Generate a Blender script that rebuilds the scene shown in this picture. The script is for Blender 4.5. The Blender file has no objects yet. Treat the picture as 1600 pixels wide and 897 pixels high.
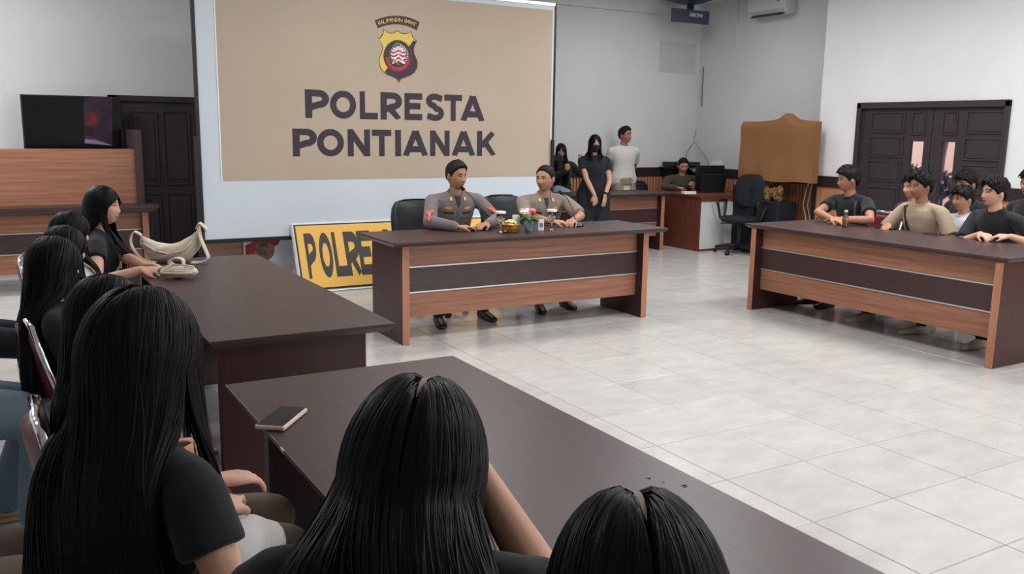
import bpy, bmesh, math, random
import numpy as np
from mathutils import Vector, Matrix
from mathutils.bvhtree import BVHTree

# ---------------------------------------------------------------- camera
CAM = np.array([-2.78051, -3.77987, 1.55696])
FPX = 1375.53
CR = np.array([0.86386661, -0.50350645, 0.01468785])
CU = np.array([0.07580041, 0.15876696, 0.98440203])
CF = np.array([0.49798471, 0.8492787, -0.17531948])
sc = bpy.context.scene
cd = bpy.data.cameras.new('camera')
cam = bpy.data.objects.new('camera', cd)
sc.collection.objects.link(cam)
cd.sensor_width = 36.0
cd.sensor_fit = 'HORIZONTAL'
cd.lens = FPX / 1600 * 36
cd.clip_start = 0.05
cam.matrix_world = Matrix(((CR[0], CU[0], -CF[0], CAM[0]), (CR[1], CU[1], -CF[1], CAM[1]), (CR[2], CU[2], -CF[2], CAM[2]), (0, 0, 0, 1)))
sc.camera = cam
sc.view_settings.view_transform = 'Standard'
sc.view_settings.look = 'None'
sc.view_settings.gamma = 1
sc.view_settings.use_curve_mapping = False
sc.view_settings.exposure = 0.0

# ---------------------------------------------------------------- world: bright overcast daylight outside
wd = bpy.data.worlds.new('sky'); sc.world = wd
wd.use_nodes = True
wd.node_tree.nodes['Background'].inputs[0].default_value = (0.95, 0.96, 1.0, 1)
wd.node_tree.nodes['Background'].inputs[1].default_value = 2.6

def area(name, loc, size, power, color=(1, 1, 1), target=None):
    l = bpy.data.lights.new(name, 'AREA'); l.shape = 'RECTANGLE'
    l.size, l.size_y = size; l.energy = power; l.color = color
    o = bpy.data.objects.new(name, l); sc.collection.objects.link(o)
    o.location = loc
    if target is not None:
        o.rotation_euler = (Vector(target) - Vector(loc)).to_track_quat('-Z', 'Y').to_euler()
    return o
# unseen ceiling lights, some added to brighten the back walls and rear corner, and the daylight of the big windows behind and right of the camera
for i, (x, y, p) in enumerate([(-3.6, 4.7, 88), (0.4, 2.6, 42), (3.7, 3.0, 48), (4.5, 4.9, 20), (-3.4, 0.6, 16), (0.6, 0.0, 58), (4.0, 0.6, 76), (0.6, -3.2, 55), (4.4, -2.8, 78), (-3.6, 3.0, 26)]):
    area('unseen_ceiling_light', (x, y, 3.40), (1.3, 0.5), p, (1.0, 0.995, 1.0))
area('window_daylight', (3.2, -6.8, 1.9), (5.5, 1.8), 170, (0.90, 0.96, 1.0), (1.0, 2.0, 1.0))

C = sc.collection
rng = random.Random(7)
nr = np.random.RandomState(11)

# ---------------------------------------------------------------- materials
def lin(c):
    return tuple(((v / 255) / 12.92 if v / 255 <= 0.04045 else ((v / 255 + 0.055) / 1.055) ** 2.4) for v in c)
MATS = {}
def mat(name, col, rough=0.6, metal=0.0, var=0.0, vscale=4.0, stretch=None, bump=0.0, bscale=60.0, col2=None, spec=0.5, coat=0.0, emit=None, trans=0.0, alpha=1.0, ior=1.45, sheen=0.0):
    if name in MATS: return MATS[name]
    m = bpy.data.materials.new(name); m.use_nodes = True
    nt = m.node_tree; b = nt.nodes['Principled BSDF']
    c = lin(col)
    b.inputs['Base Color'].default_value = (*c, 1)
    b.inputs['Roughness'].default_value = rough
    b.inputs['Metallic'].default_value = metal
    b.inputs['Specular IOR Level'].default_value = spec
    b.inputs['Coat Weight'].default_value = coat
    b.inputs['Transmission Weight'].default_value = trans
    b.inputs['IOR'].default_value = ior
    b.inputs['Sheen Weight'].default_value = sheen
    if emit:
        b.inputs['Emission Color'].default_value = (*lin(emit[0]), 1); b.inputs['Emission Strength'].default_value = emit[1]
    tc = nt.nodes.new('ShaderNodeTexCoord'); mp = nt.nodes.new('ShaderNodeMapping')
    nt.links.new(tc.outputs['Object'], mp.inputs[0])
    if stretch: mp.inputs['Scale'].default_value = stretch
    if var > 0 or col2:
        n = nt.nodes.new('ShaderNodeTexNoise'); n.inputs['Scale'].default_value = vscale; n.inputs['Detail'].default_value = 5
        nt.links.new(mp.outputs[0], n.inputs['Vector'])
        r = nt.nodes.new('ShaderNodeValToRGB')
        r.color_ramp.elements[0].position = 0.32; r.color_ramp.elements[1].position = 0.68
        c2 = lin(col2) if col2 else tuple(min(1, v * (1 + var)) for v in c)
        c1 = c if col2 else tuple(v * (1 - var) for v in c)
        r.color_ramp.elements[0].color = (*c1, 1); r.color_ramp.elements[1].color = (*c2, 1)
        nt.links.new(n.outputs['Fac'], r.inputs[0]); nt.links.new(r.outputs[0], b.inputs['Base Color'])
    if bump > 0:
        n2 = nt.nodes.new('ShaderNodeTexNoise'); n2.inputs['Scale'].default_value = bscale; n2.inputs['Detail'].default_value = 4
        nt.links.new(mp.outputs[0], n2.inputs['Vector'])
        bp = nt.nodes.new('ShaderNodeBump'); bp.inputs['Strength'].default_value = bump; bp.inputs['Distance'].default_value = 0.01
        nt.links.new(n2.outputs['Fac'], bp.inputs['Height']); nt.links.new(bp.outputs[0], b.inputs['Normal'])
    MATS[name] = m
    return m

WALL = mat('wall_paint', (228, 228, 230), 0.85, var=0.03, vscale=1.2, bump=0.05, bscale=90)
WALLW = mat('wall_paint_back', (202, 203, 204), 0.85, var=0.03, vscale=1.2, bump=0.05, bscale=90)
CEIL = mat('ceiling_paint', (205, 205, 200), 0.9)
GROUT = mat('grout', (140, 138, 134), 0.8)
DARKDOOR = mat('dark_door_wood', (52, 44, 48), 0.5, var=0.10, vscale=3, stretch=(8, 8, 1))
BAND = mat('dark_dado_band', (38, 30, 32), 0.45)
OAK = mat('light_wood_laminate', (138, 92, 70), 0.42, vscale=2.2, stretch=(1, 1, 26), col2=(164, 114, 90), bump=0.03)
OAKY = OAK
OAKV = mat('slatted_wood', (168, 112, 78), 0.5, vscale=2.2, stretch=(16, 16, 1), col2=(186, 130, 94))
OAKEDGE = mat('light_wood_edge', (168, 112, 86), 0.42, vscale=3, stretch=(30, 30, 1.5), col2=(180, 126, 98))
REDWOOD = mat('red_brown_wood', (98, 52, 40), 0.45, vscale=3, stretch=(20, 20, 1), col2=(112, 62, 48))
WENGE = mat('dark_brown_laminate', (60, 42, 43), 0.36, vscale=2.4, stretch=(3, 30, 30), col2=(70, 50, 50), bump=0.02, spec=0.5)
WENGEV = mat('dark_mahogany_side', (54, 30, 32), 0.4, vscale=2.4, stretch=(40, 40, 2), col2=(66, 38, 38), bump=0.02)
SILVER = mat('aluminium_trim', (200, 198, 194), 0.35, metal=0.7)
CHROME = mat('chrome', (225, 225, 228), 0.12, metal=1.0)
BLACKPL = mat('black_plastic', (22, 23, 26), 0.4)
BLACKGL = mat('glossy_black_screen', (12, 12, 14), 0.16, spec=.22)
BLACKFAB = mat('black_mesh_fabric', (20, 24, 30), 0.8, bump=0.3, bscale=300)
LEATHER = mat('black_leather', (20, 28, 32), 0.38, bump=0.15, bscale=120)
REDFAB = mat('red_vinyl', (96, 14, 24), 0.45)
BEIGE = mat('banner_beige_print', (182, 166, 147), 0.62, var=0.03, vscale=1.5, bump=0.06, bscale=3)
WHITEV = mat('banner_white_vinyl', (205, 214, 222), 0.55, bump=0.12, bscale=5, stretch=(3, 1, 0.6))
INK = mat('dark_letter_print', (52, 44, 54), 0.6)
YELLOWV = mat('sign_yellow_vinyl', (236, 184, 84), 0.5, bump=0.08, bscale=4)
SIGNINK = mat('sign_letter_print', (62, 60, 58), 0.6)
CREAM = mat('cream_canvas', (216, 204, 184), 0.85, var=0.05, vscale=20, bump=0.25, bscale=60)
BROWNCLOTH = mat('brown_cover_cloth', (132, 92, 56), 0.9, var=0.06, vscale=3, bump=0.1, bscale=8)
WHITEP = mat('white_plastic', (225, 226, 226), 0.4)
WHITEPNL = mat('white_panel', (205, 207, 206), 0.5)
GOLD = mat('brass_gold', (190, 150, 80), 0.35, metal=0.8, bump=0.5, bscale=90)
GLASSM = mat('clear_glass', (255, 255, 255), 0.03, trans=1.0, ior=1.45)
PAPER = mat('white_paper', (235, 235, 232), 0.7)

# floor tile: pale veined, polished, slightly different from tile to tile
def tile_material():
    m = mat('polished_floor_tile', (214, 213, 206), 0.16, spec=0.45)
    nt = m.node_tree; b = nt.nodes['Principled BSDF']
    geo = nt.nodes.new('ShaderNodeNewGeometry'); mp = nt.nodes.new('ShaderNodeMapping'); mp.inputs['Scale'].default_value = (2.6, 5.0, 1)
    nt.links.new(geo.outputs['Position'], mp.inputs[0])
    n = nt.nodes.new('ShaderNodeTexNoise'); n.inputs['Scale'].default_value = 1.6; n.inputs['Detail'].default_value = 9; n.inputs['Roughness'].default_value = 0.62
    nt.links.new(mp.outputs[0], n.inputs['Vector'])
    r = nt.nodes.new('ShaderNodeValToRGB'); e = r.color_ramp.elements
    e[0].position = 0.3; e[0].color = (*lin((187, 185, 182)), 1); e[1].position = 0.65; e[1].color = (*lin((202, 200, 197)), 1)
    nt.links.new(n.outputs['Fac'], r.inputs[0])
    oi = nt.nodes.new('ShaderNodeObjectInfo')
    mx = nt.nodes.new('ShaderNodeMix'); mx.data_type = 'RGBA'; mx.blend_type = 'MULTIPLY'; mx.inputs[0].default_value = 1
    rr = nt.nodes.new('ShaderNodeMapRange'); rr.inputs[3].default_value = 0.94; rr.inputs[4].default_value = 1.0
    nt.links.new(oi.outputs['Random'], rr.inputs[0])
    cb = nt.nodes.new('ShaderNodeCombineColor')
    for k in range(3): nt.links.new(rr.outputs[0], cb.inputs[k])
    nt.links.new(r.outputs[0], mx.inputs[6]); nt.links.new(cb.outputs[0], mx.inputs[7])
    nt.links.new(mx.outputs[2], b.inputs['Base Color'])
    n3 = nt.nodes.new('ShaderNodeTexNoise'); n3.inputs['Scale'].default_value = 2.5
    nt.links.new(geo.outputs['Position'], n3.inputs['Vector'])
    r3 = nt.nodes.new('ShaderNodeMapRange'); r3.inputs[3].default_value = 0.13; r3.inputs[4].default_value = 0.30
    nt.links.new(n3.outputs['Fac'], r3.inputs[0]); nt.links.new(r3.outputs[0], b.inputs['Roughness'])
    return m
TILE = tile_material()

# ---------------------------------------------------------------- mesh helpers
def nv(v):
    v = np.asarray(v, float); n = np.linalg.norm(v)
    return v / n if n > 1e-9 else v
class MB:
    def __init__(s): s.v = []; s.f = []; s.n = 0; s.mi = []; s.cur = 0
    def add(s, vs, fs):
        s.v.append(np.asarray(vs, float).reshape(-1, 3)); o = s.n
        s.f += [tuple(int(i) + o for i in f) for f in fs]; s.mi += [s.cur] * len(fs); s.n += len(s.v[-1]); return s
    def box(s, x0, x1, y0, y1, z0, z1):
        v = [(x0, y0, z0), (x1, y0, z0), (x1, y1, z0), (x0, y1, z0), (x0, y0, z1), (x1, y0, z1), (x1, y1, z1), (x0, y1, z1)]
        return s.add(v, [(0, 3, 2, 1), (4, 5, 6, 7), (0, 1, 5, 4), (1, 2, 6, 5), (2, 3, 7, 6), (3, 0, 4, 7)])
    def obox(s, c, ax, ay, az, hx, hy, hz):
        c = np.asarray(c, float); ax, ay, az = nv(ax) * hx, nv(ay) * hy, nv(az) * hz
        v = [c + i * ax + j * ay + k * az for k in (-1, 1) for i, j in ((-1, -1), (1, -1), (1, 1), (-1, 1))]
        return s.add(v, [(0, 3, 2, 1), (4, 5, 6, 7), (0, 1, 5, 4), (1, 2, 6, 5), (2, 3, 7, 6), (3, 0, 4, 7)])
    def loft(s, rings, cap=True):
        m = len(rings[0]); vs = [p for r in rings for p in r]; fs = []
        for i in range(len(rings) - 1):
            for j in range(m):
                k = (j + 1) % m; fs.append((i * m + j, i * m + k, (i + 1) * m + k, (i + 1) * m + j))
        if cap:
            vs = list(vs) + [np.mean(rings[0], 0), np.mean(rings[-1], 0)]; a = len(rings) * m
            for j in range(m):
                k = (j + 1) % m
                fs.append((a, k, j)); fs.append((a + 1, (len(rings) - 1) * m + j, (len(rings) - 1) * m + k))
        return s.add(vs, fs)
    def tube(s, pts, r, seg=10, up=(0, 0, 1), rnd=True, flat=1.0):
        pts = [np.asarray(p, float) for p in pts]; n = len(pts)
        r = [r] * n if np.isscalar(r) else list(r)
        T = [nv(pts[min(i + 1, n - 1)] - pts[max(i - 1, 0)]) for i in range(n)]
        P, Rr, TT = list(pts), list(r), list(T)
        if rnd:
            for k, (c, f) in enumerate(((0.7, 0.71), (0.95, 0.31))):
                P.insert(0, pts[0] - T[0] * r[0] * c); Rr.insert(0, r[0] * f); TT.insert(0, T[0])
                P.append(pts[-1] + T[-1] * r[-1] * c); Rr.append(r[-1] * f); TT.append(T[-1])
        u = np.asarray(up, float)
        if abs(np.dot(nv(u), TT[0])) > 0.95: u = np.array([1.0, 0.2, 0])
        rings = []
        for p, rr, t in zip(P, Rr, TT):
            a = nv(u - t * np.dot(u, t)); b = np.cross(t, a); u = a
            rings.append([p + (a * math.cos(q) * flat + b * math.sin(q)) * rr for q in np.linspace(0, 2 * math.pi, seg, endpoint=False)])
        return s.loft(rings)
    def ell(s, c, ax, seg=16, rg=10, M=None):
        c = np.asarray(c, float); vs = []; fs = []
        for i in range(1, rg):
            t = math.pi * i / rg
            for j in range(seg):
                p = 2 * math.pi * j / seg; vs.append((math.sin(t) * math.cos(p) * ax[0], math.sin(t) * math.sin(p) * ax[1], math.cos(t) * ax[2]))
        vs += [(0, 0, ax[2]), (0, 0, -ax[2])]; vs = np.array(vs); a = (rg - 1) * seg
        if M is not None: vs = vs @ np.asarray(M).T
        for i in range(rg - 2):
            for j in range(seg):
                k = (j + 1) % seg; fs.append((i * seg + j, (i + 1) * seg + j, (i + 1) * seg + k, i * seg + k))
        for j in range(seg):
            k = (j + 1) % seg; fs.append((a, j, k)); fs.append((a + 1, (rg - 2) * seg + k, (rg - 2) * seg + j))
        return s.add(vs + c, fs)
    def lathe(s, prof, c=(0, 0, 0), seg=24):
        rings = [[(c[0] + r * math.cos(q), c[1] + r * math.sin(q), c[2] + z) for q in np.linspace(0, 2 * math.pi, seg, endpoint=False)] for r, z in prof]
        return s.loft([np.array(r) for r in rings], cap=True)
    def mesh(s, name, mats, smooth=False, recalc=False):
        me = bpy.data.meshes.new(name)
        V = np.concatenate(s.v) if s.v else np.zeros((0, 3))
        me.from_pydata(V.tolist(), [], s.f)
        for m in (mats if isinstance(mats, (list, tuple)) else [mats]): me.materials.append(m)
        if any(s.mi): me.polygons.foreach_set('material_index', s.mi)
        if recalc:
            bm = bmesh.new(); bm.from_mesh(me); bmesh.ops.recalc_face_normals(bm, faces=bm.faces); bm.to_mesh(me); bm.free()
        if smooth: me.shade_smooth()
        me.update()
        return me
    def build(s, name, mats, parent=None, smooth=False, bevel=0.0, recalc=True, **kw):
        me = s.mesh(name, mats, smooth, recalc)
        return link(name, me, parent, bevel, **kw)
def link(name, me, parent=None, bevel=0.0, **kw):
    o = bpy.data.objects.new(name, me); C.objects.link(o)
    if parent is not None: o.parent = parent
    if bevel > 0:
        b = o.modifiers.new('bevel', 'BEVEL'); b.width = bevel; b.segments = 2; b.limit_method = 'ANGLE'; b.angle_limit = 0.7
    for k, v in kw.items(): o[k] = v
    return o
def tag(o, label=None, cat=None, group=None, kind=None):
    if label: o['label'] = label
    if cat: o['category'] = cat
    if group: o['group'] = group
    if kind: o['kind'] = kind
    return o
def thing(name, loc, label, cat, group=None, rz=0):
    o = bpy.data.objects.new(name, None); C.objects.link(o); o.location = loc; o.rotation_euler = (0, 0, rz)
    o.empty_display_size = 0.1
    return tag(o, label, cat, group)
def dup(root, loc, rz, label, group=None):
    r = root.copy(); C.objects.link(r); r.location = loc; r.rotation_euler = (0, 0, rz); r['label'] = label
    if group: r['group'] = group
    for ch in list(root.children):
        c = ch.copy(); C.objects.link(c); c.parent = r
        for g in ch.children:
            d = g.copy(); C.objects.link(d); d.parent = c
    return r
def at(x, y, ax, v):
    """the point of the photograph's pixel (x, y) on the plane where coordinate ax has the value v"""
    d = CF + CR * (x - 800) / FPX - CU * (y - 448.5) / FPX
    return CAM + d * (v - CAM[ax]) / d[ax]
def smoothall(mb_obj): mb_obj.data.shade_smooth(); return mb_obj
def auto_smooth(o, ang=0.6):
    me = o.data; me.shade_smooth()
    bm = bmesh.new(); bm.from_mesh(me)
    for e in bm.edges:
        if len(e.link_faces) == 2 and e.calc_face_angle(0) > ang: e.smooth = False
    bm.to_mesh(me); bm.free(); return o

# ================================================================ THE ROOM
XL, XR, YB, YF, ZC = -5.2, 6.44, 6.5, -7.0, 3.42
XD = 6.2
fl = MB().box(XL, XR + 0.3, YF, YB + 0.2, -0.2, -0.004).build('floor', GROUT); tag(fl, kind='structure')
tb = MB(); h = 0.2482; e = 0.0025
tb.add([(-h, -h, -0.004), (h, -h, -0.004), (h, h, -0.004), (-h, h, -0.004), (-h + e, -h + e, 0), (h - e, -h + e, 0), (h - e, h - e, 0), (-h + e, h - e, 0)],
       [(4, 5, 6, 7), (0, 1, 5, 4), (1, 2, 6, 5), (2, 3, 7, 6), (3, 0, 4, 7)])
tme = tb.mesh('floor_tile', TILE)
cells = []
for i in range(int(XL / 0.5) - 1, 14):
    for j in range(-14, 14):
        x, y = i * 0.5 + 0.25, j * 0.5 + 0.25
        if not (XL - 0.1 < x < XR + 0.2 and YF < y < YB + 0.2): continue
        d = np.array([x, y, 0]) - CAM; dep = d @ CF
        vis = dep > 0.4 and -60 < 800 + FPX * (d @ CR) / dep < 1660 and 448 - FPX * (d @ CU) / dep < 960
        cells.append((0 if vis else 1, np.linalg.norm(d), x, y))
cells.sort()
rest = MB()
for k, (o_, d_, x, y) in enumerate(cells):
    if k < 300:
        o = bpy.data.objects.new('floor_tile', tme); C.objects.link(o); o.location = (x, y, 0); o.parent = fl
    else:
        rest.add(np.concatenate(tb.v) + np.array([x, y, 0]), tb.f)
ro = rest.build('floor_tile_rest', TILE, fl, recalc=False); ro['kind'] = 'stuff'

MB().box(XL - 0.2, XR + 0.5, YF - 0.2, YB + 0.2, ZC, ZC + 0.15).build('ceiling', CEIL, kind='structure')
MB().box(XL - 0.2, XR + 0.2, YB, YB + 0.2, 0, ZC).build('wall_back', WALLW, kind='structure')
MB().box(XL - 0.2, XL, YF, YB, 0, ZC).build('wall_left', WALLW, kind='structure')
MB().box(XL - 0.2, XR + 0.2, YF - 0.2, YF, 0, ZC).build('wall_front', WALL, kind='structure')
YE = 3.98   # where the right wall steps into the room
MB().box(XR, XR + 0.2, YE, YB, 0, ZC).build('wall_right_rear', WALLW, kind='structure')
DY0, DY1, DZ = at(1582, 155, 0, XD)[1], at(1342, 162, 0, XD)[1], 1.93
wr = MB()
wr.box(XD, XR + 0.1, DY1, YE, 0, ZC); wr.box(XD, XR + 0.1, YF, DY0, 0, ZC); wr.box(XD, XR + 0.1, DY0, DY1, DZ, ZC)
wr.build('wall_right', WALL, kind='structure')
# shallow beam along the top of the back wall
MB().box(XL, XR, YB - 0.05, YB - 0.001, 3.22, ZC).build('trim_1', WALLW, kind='structure')
# dado: dark cap band above wood slats
def dado(name, x0, x1, y0, y1, ztop=1.05, zb=0.915):
    MB().box(x0, x1, y0, y1, zb, ztop).build(name, BAND, kind='structure', bevel=0.004)
dado('trim_2', 2.0, XR, YB - 0.035, YB - 0.001)
dado('trim_3', XR - 0.035, XR - 0.001, YE, YB - 0.035)
dado('trim_4', XD - 0.035, XD - 0.001, DY1 + 0.0, YE)
dado('trim_5', XD - 0.035, XD - 0.001, YF, DY0)
def slats(name, horizontal_x, a0, a1, c, depth, pitch=0.05):
    base = MB()
    if horizontal_x: base.box(a0, a1, c - 0.008, c - 0.001, 0.0, 0.915)
    else: base.box(c - 0.008, c - 0.001, a0, a1, 0.0, 0.915)
    o = base.build(name, mat('slat_backing', (84, 50, 34), 0.7), kind='structure')
    s = MB(); n = int((a1 - a0) / pitch)
    for i in range(n):
        p = a0 + i * pitch
        if horizontal_x: s.box(p + 0.004, p + pitch - 0.012, c - depth, c - 0.006, 0.08, 0.914)
        else: s.box(c - depth, c - 0.006, p + 0.004, p + pitch - 0.012, 0.08, 0.914)
    q = s.build('slat', OAKV, o); q['kind'] = 'stuff'
    return o
slats('trim_6', True, 2.0, XR - 0.04, YB, 0.026, 0.055)
slats('trim_7', False, YE, YB - 0.04, XR, 0.026, 0.055)
pn = MB().box(XD - 0.014, XD - 0.001, DY1 + 0.005, YE, 0.0, 0.915).box(XD - 0.014, XD - 0.001, YF, DY0 - 0.005, 0.0, 0.915).build('trim_8', mat('plain_wood_dado', (184, 132, 88), 0.5, vscale=2, stretch=(14, 14, 1), col2=(170, 114, 78)), kind='structure')
MB().box(XD - 0.02, XD + 0.0, YE - 0.05, YE + 0.012, 0.0, 0.915).build('trim_9', BAND, kind='structure')

# ---------------------------------------------------------------- doors
def panel_leaf(parent, name, o, u, w, x0, x1, z0, z1, th, rects, glass=()):
    """door leaf between x0..x1 along u (unit), face normal w; raised panels as parts; glass slots cut out"""
    m = MB(); xs = sorted(set([x0, x1] + [a for g in glass for a in g[:2]]))
    zs = sorted(set([z0, z1] + [a for g in glass for a in g[2:]]))
    o, u, w = np.array(o, float), np.array(u, float), np.array(w, float); Z = np.array([0, 0, 1.0])
    for i in range(len(xs) - 1):
        for j in range(len(zs) - 1):
            cx, cz = (xs[i] + xs[i + 1]) / 2, (zs[j] + zs[j + 1]) / 2
            if any(g[0] < cx < g[1] and g[2] < cz < g[3] for g in glass): continue
            m.obox(o + u * cx + Z * cz - w * th / 2, u, w, Z, (xs[i + 1] - xs[i]) / 2, th / 2, (zs[j + 1] - zs[j]) / 2)
    leaf = m.build(name, DARKDOOR, parent)
    for r in rects:
        cx, cz, hx, hz = (r[0] + r[1]) / 2, (r[2] + r[3]) / 2, (r[1] - r[0]) / 2, (r[3] - r[2]) / 2
        fr = MB()
        for sx, sz, ax, az in ((0, hz, hx, .009), (0, -hz, hx, .009), (hx, 0, .009, hz), (-hx, 0, .009, hz)):
            fr.obox(o + u * (cx + sx) + Z * (cz + sz) + w * 0.004, u, w, Z, ax + .0, 0.010, az)
        fr.obox(o + u * cx + Z * cz + w * 0.002, u, w, Z, hx * 0.82, 0.007, hz * 0.86)
        fr.build('door_panel', DARKDOOR, leaf, bevel=0.003)
    for g in glass:
        MB().obox(o + u * (g[0] + g[1]) / 2 + Z * (g[2] + g[3]) / 2 - w * th / 2, u, w, Z, (g[1] - g[0]) / 2, 0.003, (g[3] - g[2]) / 2).build('pane', GLASSM, leaf)
    return leaf
dr = thing('door_1', (0, 0, 0), None, None); tag(dr, kind='structure')
# right double door with two tall glass slots, in the plane X = XD
def yz(px, py): p = at(px, py, 0, XD); return p[1], p[2]
def cy(cx): return yz(1300 + cx / 5.28, 130 + 560 / 5.28)[0]
def cz(cyy): return at(1300 + 640 / 5.28, 130 + cyy / 5.28, 0, XD)[2]
fr = MB().box(XD - 0.03, XD + 0.12, DY1 - 0.055, DY1 + 0.0, 0, DZ).box(XD - 0.03, XD + 0.12, DY0, DY0 + 0.055, 0, DZ).box(XD - 0.03, XD + 0.12, DY0, DY1, DZ - 0.06, DZ + 0.01)
fr.build('door_frame', DARKDOOR, dr, bevel=0.004)
yc = cy(800)
U = (0, 1, 0); Wn = (-1, 0, 0); O = (XD + 0.02, 0, 0)
rows = [(1.60, 1.82), (1.32, 1.54), (1.04, 1.26), (0.62, 0.96), (0.14, 0.54)]
yA, yB_ = DY1 - 0.055, DY0 + 0.055
g1 = (cy(740), cy(634)); g2 = (cy(1000), cy(888))
zt = 1.50
panel_leaf(dr, 'door_leaf', O, U, Wn, yc + 0.004, yA, 0.01, DZ - 0.06, 0.045, [(cy(570), cy(300), a, b) for a, b in rows] + [(g1[0], g1[1], 1.58, 1.82)], [(g1[0], g1[1], 0.70, zt)])
panel_leaf(dr, 'door_leaf', O, U, Wn, yB_, yc - 0.004, 0.01, DZ - 0.06, 0.045, [(cy(1410), cy(1080), a, b) for a, b in rows] + [(g2[0], g2[1], 1.58, 1.82)], [(g2[0], g2[1], 0.70, zt)])
# left double door in the back wall
d2 = thing('door_2', (0, 0, 0), None, None); tag(d2, kind='structure')
ZT2 = 1.86
MB().box(-1.70, -1.60, YB - 0.05, YB - 0.001, 0, ZT2).box(0.02, 0.12, YB - 0.05, YB - 0.001, 0, ZT2).box(-1.70, 0.12, YB - 0.05, YB - 0.001, ZT2 - 0.06, ZT2).build('door_frame', DARKDOOR, d2, bevel=0.004)
for x0, x1 in ((-1.60, -0.80), (-0.79, 0.02)):
    wdt = (x1 - x0)
    rs = []
    for a, b in ((x0 + 0.10, x0 + wdt / 2 - 0.035), (x0 + wdt / 2 + 0.035, x1 - 0.10)):
        rs += [(a, b, 0.92, 1.70), (a, b, 0.12, 0.82)]
    panel_leaf(d2, 'door_leaf', (0, YB - 0.02, 0), (1, 0, 0), (0, -1, 0), x0, x1, 0.01, ZT2 - 0.06, 0.018, rs)

# ---------------------------------------------------------------- outside the right door
yd = MB().box(XR + 0.4, 16, -6, 14, -0.25, -0.15).build('ground_outside', mat('paving', (190, 185, 180), 0.9), kind='structure')
ow = MB().box(10.6, 10.9, -6, 14, -0.15, 4.6).build('garden_wall', mat('pink_render', (214, 178, 166), 0.9, var=0.04, vscale=2)); tag(ow, 'pale pink rendered wall outside behind the double door glass', 'wall')
aw = MB().box(XR + 0.35, 8.3, -2, 8, 1.90, 1.96).build('porch_roof', mat('roof_grey', (110, 108, 125), 0.7)); tag(aw, 'grey porch roof seen through the top of the door glass', 'roof')
tr = MB().tube([at(1462, 275, 0, 8.38) * [1, 1, 0] + [0, 0, -.15], at(1468, 275, 0, 8.4), at(1472, 245, 0, 8.42), at(1481, 205, 0, 8.45), at(1484, 150, 0, 8.5)], [0.055, 0.05, 0.045, 0.04, 0.035], 10)
tr.build('slim_tree', mat('grey_bark', (120, 105, 108), 0.9, bump=0.4, bscale=30), smooth=True, label='slim leaning tree trunk outside the right glass slot of the door', category='tree')
for (px, py), lb in zip(((1424, 278), (1473, 290)), ('dark leafy shrub outside the left glass slot of the door', 'dark leafy shrub outside the right glass slot, under the leaning trunk')):
    c = at(px, py, 0, 8.0); bs = MB()
    for k in range(130):
        d = nv(nr.normal(size=3)); q = c + d * np.array([.16, .22, .2]) * nr.uniform(.4, 1)
        a = nv(nr.normal(size=3)) * .06; b = nv(np.cross(a, nr.normal(size=3))) * .025
        bs.add([q - a, q - b, q + a, q + b], [(0, 1, 2, 3)])
    bs.tube([(c[0], c[1], -0.15), c], 0.02, 6)
    bs.build('garden_shrub', mat('blue_green_leaf', (92, 102, 118), 0.6), label=lb, category='shrub', recalc=False)

q0_, q1_ = at(1032, 64, 1, YB - .01), at(1086, 116, 1, YB - .01)
MB().box(q0_[0], q1_[0], YB - .004, YB - .0005, q1_[2], q0_[2]).build('trim_10', mat('old_paint_patch', (188, 188, 186), .85), kind='structure')
# ================================================================ DESKS
# local: x along the length, front towards -y, the top front left corner at the origin
def desk(name, loc, rz, L, D, label, group, over=(0.10, 0.10), H=0.77, leg0=0.09):
    t = thing(name, loc, label, 'desk', group, rz)
    m = MB(); e = 0.022
    m.add([(0, 0, H), (L, 0, H), (L, D, H), (0, D, H), (0, 0, H - .012), (L, 0, H - .012), (L, D, H - .012), (0, D, H - .012),
           (e, e, H - .036), (L - e, e, H - .036), (L - e, D - e, H - .036), (e, D - e, H - .036)],
          [(0, 1, 2, 3), (11, 10, 9, 8)] + [(a, b, b + 4, a + 4)[::-1] for q in (0, 4) for a, b in ((q, q + 1), (q + 1, q + 2), (q + 2, q + 3), (q + 3, q))])
    m.build('tabletop', WENGE, t, bevel=0.002)
    zt = H - .036; w = 0.055; y0, y1 = leg0, leg0 + 0.60
    for x in (over[0], L - over[1] - w):
        MB().box(x, x + w, y0 + 0.016, y1, 0, zt).build('end_panel', WENGEV, t, bevel=0.002)
        MB().box(x - .0005, x + w + .0005, y0 + .010, y0 + 0.016, 0, zt).build('edge_strip', OAKEDGE, t, bevel=0.003)
    xa, xb = over[0] + w, L - over[1] - w; yp = y0 + 0.10
    for nm, za, zb, mt, pr in (('front_board', .565, zt, OAK, 0), ('middle_board', .375, .555, WENGE, .008), ('lower_board', .185, .365, OAK, 0)):
        MB().box(xa, xb, yp - pr, yp + 0.02, za, zb).build(nm, mt, t, bevel=0.002)
    for z in (.555, .365):
        MB().box(xa, xb, yp - 0.010, yp + 0.012, z, z + .010).build('metal_trim', SILVER, t)
    return t
desk('office_desk', (-0.42, 1.90, 0), 0, 2.48, 0.71, 'long two-tone wooden desk the two officers in grey sit behind, flowers on top', 'two-tone meeting desks', over=(.115, .12))
desk('office_desk', (2.965, 1.935, 0), -math.pi / 2, 2.40, 0.90, 'long two-tone wooden desk at the right, with the young men seated behind it', 'two-tone meeting desks', over=(.06, .05), leg0=.02)
desk('office_desk', (-1.405, -0.49, 0), math.pi / 2, 2.23, 0.735, 'dark brown desk at the left with the cream handbag lying on it', 'two-tone meeting desks', over=(.07, .07))
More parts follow.
